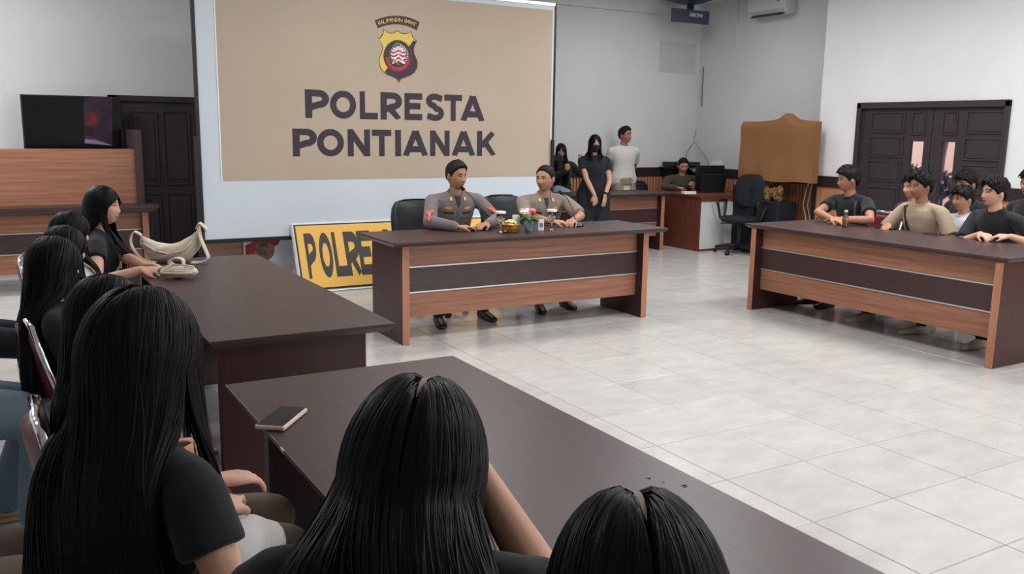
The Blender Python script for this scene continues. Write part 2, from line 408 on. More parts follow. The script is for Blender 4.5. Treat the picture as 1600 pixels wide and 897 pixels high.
desk('office_desk', (-1.43, -3.42, 0), math.pi / 2, 2.35, 0.785, 'nearest dark brown desk, with the phone in a pale case lying on it', 'two-tone meeting desks', over=(.08, .07))
desk('office_desk', (-3.93, 5.20, 0), 0, 2.46, 0.71, 'two-tone desk at the far left carrying an upturned desk, in front of the dark door', 'two-tone meeting desks', over=(.06, .06))
desk('office_desk', (2.50, 5.25, 0), 0, 2.45, 0.71, 'two-tone desk behind the standing woman in the black mask', 'two-tone meeting desks', over=(.07, .04), leg0=.08)
# small chips and cup rings on the nearest desk
for (px, py, r), lbd in zip(((1015, 747, .006), (1069, 759, .008), (1037, 753, .003)), ('left of two larger water drops on the nearest desk', 'right and largest water drop on the nearest desk', 'smallest water drop, between the two larger ones')):
    p = at(px, py, 2, .7702); q = MB().lathe([(r * .6, .0), (r * .8, .0012), (r, .0012), (r * 1.1, 0)], (p[0], p[1], .770), 16)
    o = q.build('water_drop', mat('water', (200, 200, 205), .05, trans=.6), smooth=True); tag(o, lbd, 'drop', 'water drops on the nearest desk')
for (px, py), lbc in zip(((812, 607), (830, 619), (1188, 805)), ('pale chip in the desk edge nearest its far rounded corner', 'pale chip in the desk edge, a hand-width nearer than the farthest chip', 'pale chip in the desk edge at the right, above the nearest head')):
    p = at(px, py, 2, .765); o = MB().obox((-1.4305, p[1], .766), (1, 0, 0), (0, 1, 0), (0, 0, 1), .0025, .012, .0035).build('edge_chip', mat('raw_chipboard', (214, 176, 150), .9))
    tag(o, lbc, 'chip', 'chips in the edge of the nearest desk')
p = at(441, 700, 2, .765); tag(MB().obox((-2.2145, -1.70, .766), (1, 0, 0), (0, 1, 0), (0, 0, 1), .0025, .014, .004).build('edge_chip', MATS['raw_chipboard']), 'pale chip in the left edge of the nearest desk beside the phone', 'chip')

# the upturned desk: top slab down, end panels and modesty board pointing up
t = thing('upturned_desk', (-3.93, 5.20, .772), 'desk laid upside down on the far left desk, plain brown board showing', 'desk')
MB().box(0.02, 2.49, 0.0, .71, 0, .036).build('tabletop', WENGE, t, bevel=.003)
MB().box(2.32, 2.385, .14, .72, .036, .735).build('end_panel', WENGE, t, bevel=.003)
MB().box(0.07, 0.135, .14, .72, .036, .735).build('end_panel', WENGE, t, bevel=.003)
MB().box(0.135, 2.32, .20, .222, .038, .555).build('back_board', OAK, t, bevel=.002)
p = at(295, 436, 1, 5.3)
cl = MB()
for k in range(7):
    cl.ell((-1.95 + (k % 4) * .05 + rng.uniform(-.01, .01), 5.30 + rng.uniform(-.02, .02), .815 + rng.uniform(0, .012) + (.015 if 1 < k < 5 else 0)), (.045, .04, .02), 10, 6)
tag(cl.build('scarf', mat('black_cloth', (26, 24, 27), .9), smooth=True), 'crumpled black cloth lying on the upturned desk at the far left', 'cloth')

# ---------------------------------------------------------------- television by the left door
t = thing('television', (0, 0, 0), 'large black flat television in front of the dark left door, with a red picture', 'television')
a = at(31, 147, 1, 6.25); b = at(188, 151, 1, 6.25)
MB().box(a[0], b[0], 6.25, 6.30, 1.02, a[2]).build('casing', BLACKPL, t, bevel=.004)
tvm = mat('tv_screen', (13, 13, 16), .12, spec=.4)
MB().box(a[0] + .015, b[0] - .015, 6.247, 6.251, 1.06, a[2] - .012).build('screen', tvm, t)
# coloured picture shapes at the right of the screen
def flat(name, pts, y, m, parent, th=.0012):
    pts = [(p[0], y, p[2]) for p in pts]; n = len(pts); mb = MB()
    v = pts + [(p[0], y - th, p[2]) for p in pts]
    mb.add(v, [tuple(range(n)), tuple(range(2 * n - 1, n - 1, -1))] + [(i, (i + 1) % n, (i + 1) % n + n, i + n) for i in range(n)])
    return mb.build(name, m, parent)
def tv(px, py): return at(20 + px / 8.89, 140 + py / 8.89, 1, 6.246)
flat('picture', [tv(985, 100), tv(1380, 100), tv(1380, 785), tv(990, 740)], 6.246, mat('screen_picture', (52, 34, 50), .2, vscale=7, col2=(16, 15, 24), emit=((60, 36, 52), .12)), t)
flat('picture', [tv(1000, 400), tv(1040, 330), tv(1110, 310), tv(1190, 400), tv(1180, 500), tv(1110, 500), tv(1010, 480)], 6.2445, mat('screen_red', (110, 34, 34), .2, vscale=15, col2=(60, 24, 34), emit=((110, 34, 34), .15)), t)
flat('picture', [tv(1000, 690), tv(1130, 695), tv(1390, 775), tv(1250, 765), tv(1000, 745)], 6.2445, mat('screen_pale', (120, 110, 135), .2, emit=((120, 110, 135), .2)), t)
flat('picture', [tv(1010, 640), tv(1120, 655), tv(1290, 735), tv(1140, 695), tv(1000, 690)], 6.2445, mat('screen_maroon', (82, 34, 52), .2, emit=((82, 34, 52), .15)), t)
MB().box(a[0] + .25, b[0] - .25, 6.25, 6.45, .98, 1.02).box(-2.2, -2.1, 6.30, 6.36, 0.0, .98).box(-2.4, -1.9, 6.2, 6.45, 0, .03).build('stand', BLACKPL, t)

# ================================================================ BANNER WALL
YBN = 4.60
t = thing('banner_stand', (0, YBN, 0), 'tall white and beige banner on a black frame behind the two officers', 'banner')
bl, br = -1.155, 2.615
MB().box(bl, br, -.012, .012, .52, 2.89).build('white_sheet', WHITEV, t, bevel=.004)
b0, b1, b2, b3 = at(347, 281, 1, YBN), at(857, 277, 1, YBN), at(857, 12, 1, YBN), at(333, 0, 1, YBN)
MB().box(b0[0], b1[0], -.0155, -.0118, b0[2] - .01, 2.845).build('beige_sheet', BEIGE, t)
MB().box(b0[0] - .012, b0[0], -.020, -.0118, b0[2] - .01, 2.845).build('sheet_hem', PAPER, t)
MB().box(bl - .03, bl, -.02, .02, 0, 2.92).build('frame_post', BLACKPL, t)
MB().box(br, br + .02, -.02, .02, 0, 2.92).build('frame_post', BLACKPL, t)
for x in (bl - .065, br - .022):
    MB().box(x, x + .035, -.045, -.021, 0, 1.46).build('outer_post', BLACKPL, t, bevel=.002)
MB().box(bl, br, -.02, .02, .485, .52).build('bottom_rail', BLACKPL, t)
MB().box(bl, br, -.02, .02, 2.89, 2.92).build('top_rail', SILVER, t)
for x in (bl - .04, br + .01):
    MB().box(x, x + .05, -.28, .35, 0, .035).build('foot', BLACKPL, t)
# letters: strokes of one weight
def glyph(ch):
    """strokes in a unit box (width, polylines); a geometric sans"""
    def arc(cx, cy, rx, ry, a0, a1, n=18): return [(cx + rx * math.cos(math.radians(q)), cy + ry * math.sin(math.radians(q))) for q in np.linspace(a0, a1, n)]
    w = .235; h = w / 2
    G = {
     'P': [[(h, 0), (h, 1)], [(h, 1 - h), (.42, 1 - h)] + arc(.46, .68, .24, 1 - h - .68, 90, -90, 12)[1:] + [(h, .36 + 0)]],
     'O': [arc(.5, .5, .5 - h, .5 - h, 90, 450, 40)],
     'L': [[(h, 0), (h, 1)], [(0, h), (.8, h)]],
     'R': [[(h, 0), (h, 1)], [(h, 1 - h), (.42, 1 - h)] + arc(.46, .68, .24, 1 - h - .68, 90, -90, 12)[1:] + [(h, .36)], [(.40, .36), (.69, 0)]],
     'E': [[(h, 0), (h, 1)], [(0, h), (.8, h)], [(0, .52), (.72, .52)], [(0, 1 - h), (.8, 1 - h)]],
     'S': [[(.76, .82)] + arc(.42, .735, .27, .17, 50, 260, 14) + arc(.44, .275, .29, .18, 80, -130, 14)[0:] + [(.09, .17)]],
     'T': [[(.41, 0), (.41, 1)], [(0, 1 - h), (.82, 1 - h)]],
     'A': [[(.09, 0), (.47, .97)], [(.85, 0), (.47, .97)], [(.2, .27), (.75, .27)]],
     'N': [[(h, 0), (h, 1)], [(.78, 0), (.78, 1)], [(.12, .93), (.75, .07)]],
     'I': [[(h, 0), (h, 1)]],
     'K': [[(h, 0), (h, 1)], [(.2, .40), (.72, .95)], [(.36, .55), (.76, .0)]],
    }[ch]
    return G, w
WID = {'P': .74, 'O': 1, 'L': .8, 'R': .76, 'E': .8, 'S': .8, 'T': .82, 'A': .94, 'N': .875, 'I': .19, 'K': .8}
def letter(ch, x0, x1, z0, z1, frame, m, parent, th=.002):
    """frame(u, v) -> 3d point; normal taken towards the reader"""
    G, w = glyph(ch); W = WID[ch]; mb = MB()
    sx = (x1 - x0) / W; sz = (z1 - z0)
    for ks, st in enumerate(G):
        dk_ = .0003 * ks; P = np.array(st); n = len(P)
        for i in range(n):
            a = P[max(i - 1, 0)]; b = P[min(i + 1, n - 1)]
        L, Rr = [], []
        for i in range(n):
            d1 = nv(P[i] - P[i - 1]) if i > 0 else nv(P[1] - P[0]); d2 = nv(P[i + 1] - P[i]) if i < n - 1 else d1
            nn = nv(np.array([-d1[1], d1[0]]) + np.array([-d2[1], d2[0]])); c = max(.5, nn @ np.array([-d1[1], d1[0]]))
            L.append(P[i] + nn * w / 2 / c); Rr.append(P[i] - nn * w / 2 / c)
        q = L + Rr; q = [(u, min(max(v, 0 if ch not in 'OS' else -.01), 1 if ch not in 'OS' else 1.01)) for u, v in q]
        f = [(i, i + 1, n + i + 1, n + i) for i in range(n - 1)]
        v3 = [frame(x0 + u * sx, z0 + v * sz, 0) for u, v in q] + [frame(x0 + u * sx, z0 + v * sz, th + dk_) for u, v in q]
        k = 2 * n; fs = [tuple(j + k for j in ff) for ff in f]
        for i in range(n - 1): fs += [(i, i + 1, i + 1 + k, i + k), (n + i, n + i + 1, n + i + 1 + k, n + i + k)]
        fs += [(0, n, n + k, k), (n - 1, 2 * n - 1, 2 * n - 1 + k, n - 1 + k)]
        mb.add(v3, fs)
    return mb.build('letter', m, parent)
bf = lambda u, v, d: (u, -.0155 - d, v)
def row(txt, spans, zlo, zhi, ymid):
    for ch, (a, b) in zip(txt, spans):
        xa, xb = at(440 + a / 3.203, ymid, 1, YBN)[0], at(440 + b / 3.203, ymid, 1, YBN)[0]
        letter(ch, xa, xb, zlo, zhi, bf, INK, t)
z1a = at(475.6, 139.5, 1, YBN)[2]; z1b = at(476.8, 184.3, 1, YBN)[2]
row('POLRESTA', [(115, 224), (240, 370), (388, 478), (492, 592), (612, 700), (716, 804), (811, 899), (895, 1010)], z1b, z1a, 164)
z2a = at(456, 200.7, 1, YBN)[2]; z2b = at(458, 244.3, 1, YBN)[2]
row('PONTIANAK', [(53, 163), (175, 309), (328, 437), (450, 546), (565, 589), (606, 727), (740, 835), (850, 963), (974, 1062)], z2b, z2a, 223)
# the emblem
def em(x, y): p = at(570 + x / 6.9, 10 + y / 6.9, 1, YBN); return (p[0], p[2])
def poly(name, pts, d, m, parent=None, frame=bf, th=.0008):
    n = len(pts); mb = MB()
    mb.add([frame(a, b, d) for a, b in pts] + [frame(a, b, d + th) for a, b in pts], [tuple(range(n)), tuple(range(n, 2 * n))] + [(i, (i + 1) % n, (i + 1) % n + n, i + n) for i in range(n)])
    return mb.build(name, m, parent if parent is not None else t)
DKB = mat('emblem_dark', (62, 48, 58), .6); EMY = mat('emblem_yellow', (222, 196, 96), .6); EMR = mat('emblem_red', (176, 56, 66), .6); EMW = mat('emblem_white', (232, 220, 226), .6); EMG = mat('emblem_green', (86, 140, 92), .6); EMBR = mat('emblem_brown_rim', (112, 56, 56), .6)
sh = [(200, 250), (225, 275), (260, 293), (300, 290), (345, 265), (385, 292), (430, 298), (465, 290), (492, 272), (500, 310), (520, 350), (552, 378), (530, 420), (518, 460), (522, 510), (545, 560), (560, 610), (552, 665), (525, 712), (480, 745), (430, 762), (385, 780), (360, 822), (335, 780), (290, 755), (235, 735), (195, 705), (165, 665), (148, 610), (152, 560), (172, 510), (186, 460), (180, 410), (160, 375), (140, 352), (170, 335), (190, 300)]
cxy = np.array([350, 530.])
poly('emblem_rim', [em(*(cxy + (np.array(p) - cxy) * 1.025)) for p in sh], .0000, EMBR)
poly('emblem_shield', [em(*(cxy + (np.array(p) - cxy) * .985)) for p in sh], .0006, EMY)
dk = [(552, 378), (530, 420), (518, 460), (522, 510), (545, 560), (560, 610), (552, 665), (525, 712), (480, 745), (430, 762), (385, 780), (360, 818), (335, 780), (290, 755), (235, 735), (205, 708), (245, 655), (480, 420), (518, 366)]
poly('emblem_field', [em(*(cxy + (np.array(p) - cxy) * .985)) for p in dk], .0012, DKB)
circ = lambda cx, cy, rx, ry, a0=0, a1=360, n=36: [(cx + rx * math.cos(math.radians(q)), cy + ry * math.sin(math.radians(q))) for q in np.linspace(a0, a1, n, endpoint=(a1 - a0) < 360)]
poly('emblem_disc', [em(*p) for p in circ(345, 535, 152, 172)], .0018, EMBR)
poly('emblem_disc', [em(*p) for p in circ(345, 533, 142, 160)], .0024, DKB)
poly('emblem_arc', [em(*p) for p in circ(350, 540, 132, 156, 5, 175) + circ(350, 540, 105, 118, 175, 5)], .0030, EMR)
poly('emblem_arc', [em(*p) for p in circ(350, 470, 60, 80, 200, 340) + circ(350, 480, 55, 66, 340, 200)], .0030, EMG)
poly('emblem_center', [em(*p) for p in circ(355, 520, 84, 92)], .0030, EMR)
for k, (yy, hw) in enumerate(((438, 62), (462, 76), (500, 82), (540, 78), (580, 60))):
    top = [(355 + q * hw, yy - 12 * math.cos(q * 4.7)) for q in np.linspace(-1, 1, 13)]
    poly('emblem_wave', [em(*p) for p in top] + [em(p[0], p[1] + 19) for p in top[::-1]], .0036, EMW)
for s_, m_ in ((-1, EMW), (1, EMW)):
    lf = MB()
    for q in np.linspace(-75, 60, 12):
        a_ = math.radians(q); c_ = np.array([355 + s_ * 98 * math.cos(a_), 525 + 104 * math.sin(a_)]); d_ = np.array([s_ * math.cos(a_ - .5), math.sin(a_ - .5)]); n_ = np.array([-d_[1], d_[0]])
        pts = [em(*(c_ - d_ * 10)), em(*(c_ + n_ * 6)), em(*(c_ + d_ * 14)), em(*(c_ - n_ * 6))]
        lf.add([bf(a, b, .0036) for a, b in pts] + [bf(a, b, .0044) for a, b in pts], [(4, 5, 6, 7)] + [(i, (i + 1) % 4, (i + 1) % 4 + 4, i + 4) for i in range(4)])
    lf.build('emblem_wreath', EMW if s_ > 0 else EMG, t)
for s_ in (-1, 1):
    poly('emblem_blade', [em(355 - s_ * 12, 510), em(355 - s_ * 2, 508), em(355 + s_ * 72, 618), em(355 + s_ * 60, 622)], .0044, EMW)
poly('emblem_ribbon_scroll', [em(*p) for p in [(285, 585), (300, 580), (355, 615), (370, 640), (350, 632)]], .0046, EMG)
arcb = lambda cx, cy, r, a0, a1, n=14: [(cx + r * math.sin(math.radians(q)), cy - r * math.cos(math.radians(q))) for q in np.linspace(a0, a1, n)]
# arched name tab
tb_o = arcb(325, 620, 511, -25.3, 29.5); tb_i = arcb(325, 620, 436, -25.7, 31.5)
poly('emblem_tab', [em(*p) for p in arcb(325, 620, 519, -25.9, 30.0)] + [em(*p) for p in arcb(325, 620, 424, -26.6, 32.6)[::-1]], .0000, EMBR)
poly('emblem_tab', [em(*p) for p in tb_o] + [em(*p) for p in tb_i[::-1]], .0006, DKB)
KT = 'KALIMANTAN BARAT'
def text_obj(txt, size, m, M, parent, name='lettering', ext=.0005, bold=.0):
    cu = bpy.data.curves.new(name, 'FONT'); cu.body = txt; cu.size = size; cu.extrude = ext; cu.align_x = 'CENTER'; cu.align_y = 'CENTER'; cu.offset = bold; cu.resolution_u = 3
    o = bpy.data.objects.new(name, cu); C.objects.link(o)
    dg = bpy.context.evaluated_depsgraph_get(); me = bpy.data.meshes.new_from_object(o.evaluated_get(dg)); bpy.data.objects.remove(o)
    me.materials.clear(); me.materials.append(m); q = link(name, me, parent); q.matrix_local = M; return q
for k, chh in enumerate(KT):
    if chh == ' ': continue
    q = -21.5 + k * (47.5 / 15); r_ = 470
    px, pz = em(325 + r_ * math.sin(math.radians(q)), 620 - r_ * math.cos(math.radians(q)))
    M = Matrix.Translation((px, -.0172, pz)) @ Matrix.Rotation(math.radians(90), 4, 'X') @ Matrix.Rotation(-math.radians(q) * .9, 4, 'Z')
    text_obj(chh, .056, EMY, M, t, ext=.0006, bold=.0)

# ---------------------------------------------------------------- yellow sign leaning on the banner
t = thing('leaning_sign', (0, 0, 0), 'low yellow sign with dark capital letters leaning against the banner', 'sign')
B0 = np.array([-.36, 4.27, .02]); ux = np.array([1, 0, 0.]); up_ = nv([0, .27, .64]); nn_ = np.cross(ux, up_) * 1.0
LS, HS = 2.35, .685
M_ = lambda u, v, d=0: B0 + ux * u + up_ * v + nn_ * d
def sbox(u0, u1, v0, v1, d0, d1): return MB().obox(M_((u0 + u1) / 2, (v0 + v1) / 2, (d0 + d1) / 2), ux, up_, nn_, (u1 - u0) / 2, (v1 - v0) / 2, (d1 - d0) / 2)
sbox(0, LS, 0, HS, -.07, -.004).build('side_frame', WHITEP, t, bevel=.003)
sbox(.012, LS - .012, .012, HS - .02, -.004, .001).build('dark_border', BLACKPL, t)
sbox(.028, LS - .028, .030, HS - .034, .001, .003).build('yellow_face', YELLOWV, t)
MB().tube([M_(0, -.005, -.02), M_(LS, -.005, -.02)], .016, 10).build('bottom_tube', SILVER, t, smooth=True)
sf = lambda u, v, d: M_(u, v, .003 + d)
def su(px, py):
    d = CF + CR * (px - 800) / FPX - CU * (py - 448.5) / FPX
    k = ((B0 - CAM) @ nn_) / (d @ nn_); p = CAM + d * k - B0
    return p @ ux, p @ up_
for ch, (xa, xb) in zip('POLRE', (((375, 300), (450, 300)), ((455, 275), (548, 275)), ((541, 270), (628, 270)), ((612, 265), (708, 265)), ((693, 260), (790, 260)))):
    ua = su(380 + xa[0] / 3.9, 330 + xa[1] / 3.9)[0]; ub = su(380 + xb[0] / 3.9, 330 + xb[1] / 3.9)[0]
    letter(ch, ua + .02, ub - .005, .125, .575, sf, SIGNINK, t, th=.001)
for ch, u0 in zip('STA', (.86, 1.03, 1.19)): letter(ch, u0, u0 + .135, .125, .575, sf, SIGNINK, t, th=.001)
# ---------------------------------------------------------------- things behind, under the banner
t = thing('poster_board', (-.52, 4.82, 0), 'red and white poster with a round portrait standing under the banner', 'poster')
MB().box(-.23, .24, -.01, .01, 0, .52).build('board', mat('poster_white', (196, 200, 204), .5), t)
pf = lambda u, v, d: (u, -.010 - d, v)
poly('red_field', [(-.22, .0), (-.22, .42), (-.05, .50), (.10, .515), (.14, .49), (.10, .42), (.0, .36), (-.04, .2), (.0, .06), (.2, .1), (.22, .0)], .0, mat('poster_red', (150, 34, 46), .5), t, pf)
poly('portrait_disc', [(-.04 + .1 * math.cos(q), .36 + .1 * math.sin(q)) for q in np.linspace(0, 6.28, 24, endpoint=False)], .001, mat('poster_skin', (150, 108, 84), .5, vscale=18, col2=(70, 50, 44)), t, pf)
o = MB().box(-1.10, -.62, 4.86, 4.90, 0, .485).build('leaning_board', mat('pale_board', (150, 118, 100), .6, vscale=3, stretch=(1, 1, 20), col2=(136, 104, 88)), bevel=.003); tag(o, 'pale wooden board standing under the left of the banner', 'board')
o = MB().box(-.63, -.60, 4.83, 4.86, 0, .515).build('white_post', PAPER); tag(o, 'thin white post beside the pale board under the banner', 'post')

# ================================================================ RIGHT REAR CORNER
t = thing('counter_cabinet', (0, 0, 0), 'corner counter with a red-brown side and white front panel', 'cabinet')
MB().box(5.26, 6.30, 5.02, 5.045, .03, .70).build('white_front_panel', WHITEPNL, t)
MB().box(5.24, 5.262, 5.02, 5.78, 0, .715).build('side_panel', REDWOOD, t)
MB().box(5.22, 6.32, 5.0, 5.80, .715, .748).build('countertop', REDWOOD, t, bevel=.003)
MB().box(5.24, 6.31, 5.005, 5.022, .665, .716).build('apron', REDWOOD, t)
MB().box(5.25, 6.30, 5.012, 5.03, 0, .03).build('plinth', REDWOOD, t)
o = MB().box(-.09, .09, -.05, .05, 0, .035).build('white_box', WHITEP, bevel=.006); o.location = (*at(1076, 303, 2, .75)[:2], .748); o.rotation_euler = (0, 0, -.2); tag(o, 'small flat white box on the corner counter', 'box')
# black laptop back and monitor on the counter
t = thing('laptop', (5.74, 5.36, .748), 'open black laptop on the corner counter, its back to the room', 'laptop', rz=-.25)
MB().box(-.19, .19, -.02, .22, 0, .018).build('base', BLACKPL, t, bevel=.003)
MB().obox((0, -.045, .135), (1, 0, 0), (0, 1, .25), (0, -.25, 1), .19, .006, .125).build('screen_lid', BLACKPL, t, bevel=.003)
t = thing('monitor', (5.98, 5.66, .748), 'black monitor behind the laptop on the corner counter', 'monitor', rz=-.1)
MB().box(-.24, .24, -.015, .015, .04, .36).build('casing', BLACKPL, t, bevel=.004); MB().box(-.03, .03, -.01, .02, 0, .06).box(-.1, .1, -.07, .07, 0, .012).build('foot', BLACKPL, t)
t = thing('wall_shelf', (6.05, 6.30, 1.06), 'small dark wall shelf under the audio receiver', 'shelf'); MB().box(-.34, .34, -.16, .16, -.02, 0).build('board', BLACKPL, t)
[MB().box(xx, xx + .02, -.1, .16, -.12, -.02).build('bracket', BLACKPL, t) for xx in (-.3, .28)]
t = thing('audio_receiver', (5.98, 6.28, 1.06), 'thin black audio receiver on the wall shelf above the seated man', 'receiver')
MB().box(-.25, .25, -.13, .13, .01, .075).build('casing', BLACKPL, t, bevel=.004)
MB().box(-.23, .23, -.135, -.129, .025, .06).build('front_plate', mat('blue_black', (40, 44, 66), .3), t)
for x in (-.2, .2): MB().box(x - .02, x + .02, -.1, .1, 0, .01).build('foot', BLACKPL, t)
CABLE = mat('pale_cable', (190, 188, 182), .5); CABLEB = mat('dark_cable', (96, 98, 100), .5)
cb = MB()
for (pts) in (([6.34, 6.40, 1.60], [6.33, 6.42, 1.42], [6.22, 6.44, 1.27], [6.18, 6.43, 1.10]), ([6.34, 6.40, 1.42], [6.36, 6.36, 1.35], [6.40, 6.22, 1.22], [6.40, 6.15, 1.10])): cb.tube(pts, .0045, 6)
tag(cb.build('wall_cable', CABLEB, smooth=True), 'thin dark cable forking down the corner above the audio receiver', 'cable')
cb = MB()
for k in range(9):
    x = 6.02 + k * .045; cb.tube([(x, 6.12, 1.045 - .01 * (k % 3)), (x + .05, 6.10, .99 - .02 * (k % 2)), (x + .10, 6.13, 1.05), (x + .13, 6.25, 1.02)], .006, 5)
cb.tube([(6.30, 6.12, 1.02), (6.29, 6.10, .9), (6.28, 6.09, .76)], .010, 6)
tag(cb.build('cable_bundle', CABLE, smooth=True), 'tangle of pale cables hanging from the wall shelf', 'cable')
o = MB().box(6.40, 6.439, 5.90, 6.12, 1.06, 1.14).build('power_socket', WHITEP, bevel=.004); tag(o, 'white socket strip on the wall right of the audio receiver', 'socket')
# stain left by a frame and cable cover on the rear wall
o = MB().box(XR - .012, XR - .001, 6.40, 6.42, 1.95, 2.52).build('cable_cover', mat('grey_strip', (128, 126, 122), .7)); tag(o, 'thin grey cable cover strip high in the corner', 'cable cover')
pa = at(1168, 0, 0, XR); o = MB().box(XR - .018, XR - .001, pa[1] + .16, pa[1] + .175, 2.78, 3.40).build('cable_cover', WALLW); tag(o, 'white cable cover running down left of the air conditioner', 'cable cover')

# air conditioner on the rear part of the right wall
pL, pR = at(1169, 28, 0, XR - .2), at(1231, 20, 0, XR - .2)
t = thing('air_conditioner', (XR, 0, 0), 'white wall air conditioner near the ceiling at the right', 'air conditioner')
y1_, y0_ = pL[1], at(1243, 22, 0, XR)[1] - .02; zb_ = pL[2]
prof = [(-.001, zb_ + .02), (-.12, zb_ - .01), (-.20, zb_ + .03), (-.225, zb_ + .10), (-.22, zb_ + .27), (-.19, zb_ + .30), (-.001, zb_ + .30)]
m = MB(); m.loft([np.array([(a, y, b) for a, b in prof]) for y in (y0_, y0_ + .01, y1_ - .01, y1_)]); m.build('casing', mat('ac_white', (190, 192, 192), .4), t, bevel=.006)
MB().obox((-.172, (y0_ + y1_) / 2, zb_ + .008), (1, 0, .5), (0, 1, 0), (-.5, 0, 1), .042, (y1_ - y0_) / 2 - .06, .008).build('air_outlet', mat('outlet_dark', (60, 62, 66), .6), t)
MB().box(-.228, -.222, y0_ + .02, y1_ - .02, zb_ + .045, zb_ + .052).build('louver_line', mat('ac_line', (150, 152, 152), .5), t)
MB().box(-.229, -.222, y0_ + .10, y0_ + .14, zb_ + .15, zb_ + .20).build('label_sticker', mat('ac_badge', (120, 122, 124), .5), t)
MB().box(-.229, -.222, (y0_ + y1_) / 2 - .02, (y0_ + y1_) / 2 + .02, zb_ + .19, zb_ + .225).build('indicator', PAPER, t)
# hanging display near the corner
t = thing('hanging_display', (0, 5.9, 0), 'small dark screen with a blurred white word hanging from the ceiling', 'display')
q0, q1 = at(1053, 8.5, 1, 5.9), at(1108, 38, 1, 5.9)
MB().box(q0[0], q1[0], 0, .05, q1[2] - .005, q0[2] - .03).build('casing', mat('display_dark', (60, 66, 80), .4), t, bevel=.004)
MB().box((q0[0] + q1[0]) / 2 - .05, (q0[0] + q1[0]) / 2 + .05, .02, .05, q0[2] - .04, ZC).build('ceiling_bracket', BLACKPL, t)
MB().lathe([(.02, -.12), (.16, -.09), (.34, -.03), (.40, 0)], ((q0[0] + q1[0]) / 2 + .05, .1, ZC), 24).build('ceiling_plate', mat('navy_plate', (48, 52, 74), .5), t, smooth=True)
text_obj('GEKTIVE', .062, mat('display_letters', (190, 192, 200), .5), Matrix.Translation((q0[0] + (q1[0] - q0[0]) * .62, -.003, (q0[2] + q1[2]) / 2 - .0)) @ Matrix.Rotation(math.radians(90), 4, 'X'), t, bold=.002)

# covered television on a stand in front of the right wall
t = thing('covered_television', (6.0, 0, 0), 'brown cloth cover over a wide television on a stand', 'television')
c0, c1, c2, c3 = [at(px, py, 0, 5.93) for px, py in ((1157, 191), (1274, 186), (1267, 284), (1155, 276))]
ny, nz = 40, 24; fr_, bk = [], []
ya, yb_ = (c0[1] + c3[1]) / 2, (c1[1] + c2[1]) / 2
zt_, zb2 = 1.715, .965
for j in range(nz + 1):
    for i in range(ny + 1):
        u = i / ny; v = j / nz; y = ya + (yb_ - ya) * u
        zt2 = zt_ + .075 * math.exp(-((u - .60) / .085) ** 2) + .03 * math.exp(-((u - .6) / .28) ** 2)
        zb3 = zb2 + .012 * math.sin(u * 9) - .01 * u
        z = zb3 + (zt2 - zb3) * v
        bulge = -.07 - .008 * math.sin(u * 17 + v * 3) * (1 - v) - .006 * math.sin(v * 8 + u * 2) + (.05 * max(0, v - .94) / .06)
        fr_.append((bulge, y, z)); bk.append((.05, y, z))
V = fr_ + bk; F = []
w1 = ny + 1; off = len(fr_)
for j in range(nz):
    for i in range(ny):
        a = j * w1 + i; F.append((a, a + 1, a + w1 + 1, a + w1)); F.append((off + a, off + a + w1, off + a + w1 + 1, off + a + 1))
for i in range(ny): F += [(i, i + off, i + 1 + off, i + 1), (nz * w1 + i, nz * w1 + i + 1, nz * w1 + i + 1 + off, nz * w1 + i + off)]
for j in range(nz): F += [(j * w1, (j + 1) * w1, (j + 1) * w1 + off, j * w1 + off), (j * w1 + ny, j * w1 + ny + off, (j + 1) * w1 + ny + off, (j + 1) * w1 + ny)]
o = MB().add(V, F).build('cloth_cover', BROWNCLOTH, t); auto_smooth(o, .9)
ym = (ya + yb_) / 2
MB().box(-.02, .02, ym - .04, ym + .04, .03, 1.0).build('stand_pole', BLACKPL, t); MB().box(-.25, .18, ym - .30, ym + .30, 0, .03).build('stand_base', BLACKPL, t)
# loudspeaker and patterned cloth under it
t = thing('loudspeaker', (6.02, 4.86, 0), 'black loudspeaker cabinet under the covered television, behind the office chair', 'speaker')
MB().box(-.18, .18, -.20, .20, 0, .88).build('cabinet', mat('speaker_black', (24, 27, 33), .6), t, bevel=.01)
MB().box(-.19, -.178, -.17, .17, .06, .82).build('grille', BLACKFAB, t)
t = thing('equipment_case', (6.02, 4.42, 0), 'dark case with a gold-patterned cloth on top, under the covered television', 'case')
MB().box(-.18, .16, -.19, .19, 0, .70).build('case_body', mat('case_dark', (26, 29, 36), .5), t, bevel=.01)
mb = MB()
for k in range(9): mb.ell((-.06 + rng.uniform(-.05, .05), -.14 + k * .034, .74 + rng.uniform(-.01, .12)), (.05, .045, .07), 10, 6)
mb.build('patterned_cloth', mat('gold_pattern_cloth', (22, 20, 20), .7, vscale=40, col2=(150, 112, 60)), t, smooth=True)
for yy, nm in ((4.15, 'pale cable looping down beside the equipment case'), (4.08, 'second pale cable hanging nearer the wall corner')):
    p_ = MB().tube([(6.3, yy, 1.0), (6.28, yy + .03, .85), (6.3, yy + .08, .65), (6.29, yy - .0, .45), (6.28, yy - .06, .2), (6.25, yy - .1, .01)], .009, 6)
    tag(p_.build('hanging_cable', CABLE, smooth=True), nm, 'cable')

